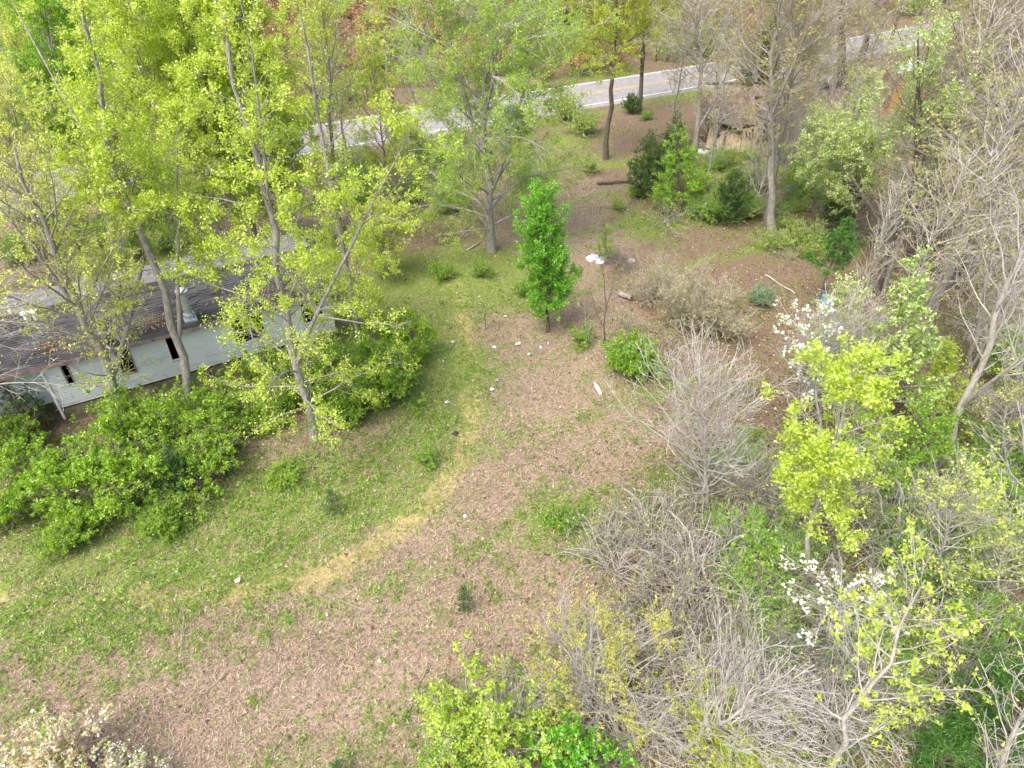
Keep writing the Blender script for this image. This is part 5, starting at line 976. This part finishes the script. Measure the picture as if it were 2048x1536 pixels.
# ------------------------------------------------------------------ woods beyond the road
def proto(kind, seed, R, hgt, **kw):
    b0 = np.array([0., 0, 0]); return make_tree(kw.pop('nm', 'woodland_tree'), 'x', 'tree', b0, [b0, b0 + [.2, .1, hgt * .5], b0 + [.1, .3, hgt]], R, kind, seed, **kw)
W_ = [
 (proto('oak', 501, 3.2, 14, bark='grey', cb=.3, n1=36, s2=.42, s3=.5, ts=.35, sz=.2, spr=.25, nl=3, tw=2.0, tbark='ptwig'), 'bare grey tree among the woods beyond the road', 'bare grey trees in the woods beyond the road', 32),
 (proto('oak', 502, 2.6, 13, bark='dark', cb=.3, n1=34, s2=.42, s3=.5, ts=.5, sz=.18, spr=.25, nl=3, tw=2.0, tbark='ptwig', col='beige'), 'dark-trunked bare tree among the woods beyond the road', 'dark-trunked bare trees in the woods beyond the road', 26),
 (proto('sparse', 503, 3.0, 13, s2=.4, s3=.5, ts=.25, sz=.22, nl=4, spr=.28, n1=40, tw=1.8), 'yellow-green budding tree among the woods beyond the road', 'yellow-green trees in the woods beyond the road', 18),
 (proto('oak', 504, 3.0, 11, bark='grey', cb=.15, col='tan', s2=.4, s3=.5, ts=.28, sz=.22, nl=4, spr=.28, n1=40, tw=1.8), 'tree holding tan dry leaves among the woods beyond the road', 'tan-leaved trees in the woods beyond the road', 14),
 (proto('young', 505, 2.6, 8, s2=.4, s3=.5, ts=.25, sz=.2, nl=4, spr=.25, n1=36, col='airy', tw=1.6), 'light green young tree among the woods beyond the road', 'light green trees in the woods beyond the road', 10)]
rw = random.Random(9); pos = []; 
def ok(x, y, md): return all((x - a) ** 2 + (y - b) ** 2 > md * md for a, b in pos)
bag = [i for i, wv in enumerate(W_) for _ in range(wv[3])]; cnt = [0] * 5; tries = 0
while len(pos) < 295 and tries < 20000:
    tries += 1; x = rw.uniform(-95, 120); y = rw.uniform(40, 150); rsd = float(roadside(np.array(x), np.array(y)))
    if rsd < 7.5 or rsd > 75 or abs(x) > .85 * y + 14: continue
    if not ok(x, y, 3.3): continue
    i = rw.choice(bag)
    if -30 < x < -8 and y < 90 and rw.random() < .5: i = 3
    pos.append((x, y)); s_ = rw.uniform(.75, 1.2)
    if rsd < 12: s_ *= .85
    if cnt[i] == 0: o = W_[i][0]; o.location = (x, y, 0); o.rotation_euler = (0, 0, rw.uniform(0, 6)); o.scale = (s_,) * 3
    else: o = copy_tree(W_[i][0], (x, y, 0), rw.uniform(0, 6.28), s_)
    o['label'] = W_[i][1]; o['group'] = W_[i][2]; cnt[i] += 1
print('woods', len(pos), cnt)
# brush under those woods, and trees that close the view to the far right
bf = make_shrub('brush', 'bare tan brush under the woods beyond the road', 'brush', (0, 0, 0), 2.2, 2.2, 601, col='tan', n=26, nl=3, ts=.5, sz=.2, spr=.2, s2=.5, s3=.6, bark='grey', tbark='btwig', tw=2.6)
bgx = make_shrub('brush', 'green-leaved brush under the woods beyond the road', 'brush', (0, 0, 0), 2.0, 2.2, 602, col='airy', n=26, nl=4, ts=.4, sz=.2, spr=.22, s2=.5, s3=.6, bark='grey', tw=2.4)
fb = [0, 0]; pos2 = []
for _ in range(12000):
    if len(pos2) >= 400: break
    x = rw.uniform(-90, 110); y = rw.uniform(45, 135); rsd = float(roadside(np.array(x), np.array(y)))
    if rsd < 6.5 or rsd > 60 or abs(x) > .85 * y + 10 or any((x - a) ** 2 + (y - b) ** 2 < 6 for a, b in pos2): continue
    pos2.append((x, y)); j = 1 if rw.random() < .42 else 0; pr = (bf, bgx)[j]; lbl = pr['label']; grp = ('bare brush beyond the road', 'green brush beyond the road')[j]; s_ = rw.uniform(.8, 1.5)
    if fb[j] == 0: pr.location = (x, y, 0); pr['group'] = grp
    else: copy_tree(pr, (x, y, 0), rw.uniform(0, 6.28), s_, lbl, grp)
    fb[j] += 1
# near woods on the right behind the big bare tree
og = 'bare oaks in the woods on the right'
for i, (px, py, s_, k, lb) in enumerate([(1960, 260, 1.0, 0, 'bare oak behind the collapsed tin sheets'), (2080, 330, 1.1, 0, 'bare oak at the right edge before the tin sheets'), (1780, 90, 1, 1, 'dark trunk by the road above the pale green crown'),
   (2080, 520, .9, 1, 'dark bare oak at the right edge beside the fallen log'), (1960, 110, 1, 0, 'bare oak at the near road verge, top right'), (1440, 118, .9, 0, 'bare oak at the road verge left of the big cedar'), (2110, 700, .7, 0, 'bare oak just off the right edge'), (1330, 120, .9, 2, 'yellow-green tree across the road from the twin trunks')]):
    src = W_[k][0]; copy_tree(src, tuple(G(px, py)), i * 1.3, s_, lb, og if k < 2 else None)
sg = 'slim bare grey trees in the woods between the cabin and the right edge'
ps = proto('oak', 506, 2.6, 12, bark='grey', cb=.25, n1=60, s2=.28, s3=.3, ts=.5, sz=.12, nl=2, tw=1.5, tbark='ptwig', trunk_r=.10)
ps2 = proto('bare', 507, 1.6, 7, bark='grey', cb=.15, n1=34, s2=.3, s3=.34, tw=1.5, tbark='ptwig', trunk_r=.06)
spots = []; first = {}
for _ in range(3000):
    if len(spots) >= 70: break
    px, py = rw.uniform(1560, 2200), rw.uniform(120, 800); q_ = G(px, py)
    if py > 380 and px < 1700 or (px > 1700 and py < 430) or (1600 < px < 1760 and py < 260) or (1780 < px < 1900 and 120 < py < 260) or float(roadside(np.array(q_[0]), np.array(q_[1]))) > -5: continue
    if any((q_[0] - a) ** 2 + (q_[1] - b) ** 2 < 5 for a, b in spots): continue
    spots.append((q_[0], q_[1])); small = rw.random() < .45; src = ps2 if small else ps; s_ = rw.uniform(.7, 1.15)
    lb_ = 'low bare grey sapling among the trunks on the right' if small else 'slim bare grey tree among the trunks on the right'; gr_ = 'bare grey saplings in the right-hand woods' if small else sg
    if small not in first: src.location = tuple(q_); src['label'] = lb_; src['group'] = gr_; first[small] = 1
    else: copy_tree(src, tuple(q_), rw.uniform(0, 6.28), s_, lb_, gr_)
for i, (px, py, s_, k, lb) in enumerate([(1405, 400, .8, 0, 'slim bare tree before the bright green young tree'), (1500, 390, .8, 1, 'bare sapling left of the thick grey tree'), (1575, 350, .9, 0, 'slim bare tree at the right corner of the cabin'),
   (1335, 300, .8, 0, 'slim bare tree left of the cabin'), (840, 330, .8, 0, 'slim bare tree left of the airy tree'), (700, 340, .9, 0, 'slim bare tree by the road left of the dark broken trunk'), (560, 380, .9, 0, 'slim bare tree by the road behind the lime trees'),
   (400, 400, .9, 0, 'slim bare tree by the road behind the mobile home'), (330, 470, .8, 1, 'bare sapling right behind the mobile home')]): copy_tree((ps, ps2)[k], tuple(G(px, py)), i * 1.9, s_, lb)
print('tris est', sum(STATS.values())); print(sorted(((v, k) for k, v in STATS.items()), reverse=True)[:45])
tot = 0
for me_ in bpy.data.meshes: tot += sum(len(p.vertices) - 2 for p in me_.polygons) if len(me_.polygons) < 2000 else int(len(me_.loops) - 2 * len(me_.polygons))
print('unique tris', tot, 'objects', len(bpy.data.objects))
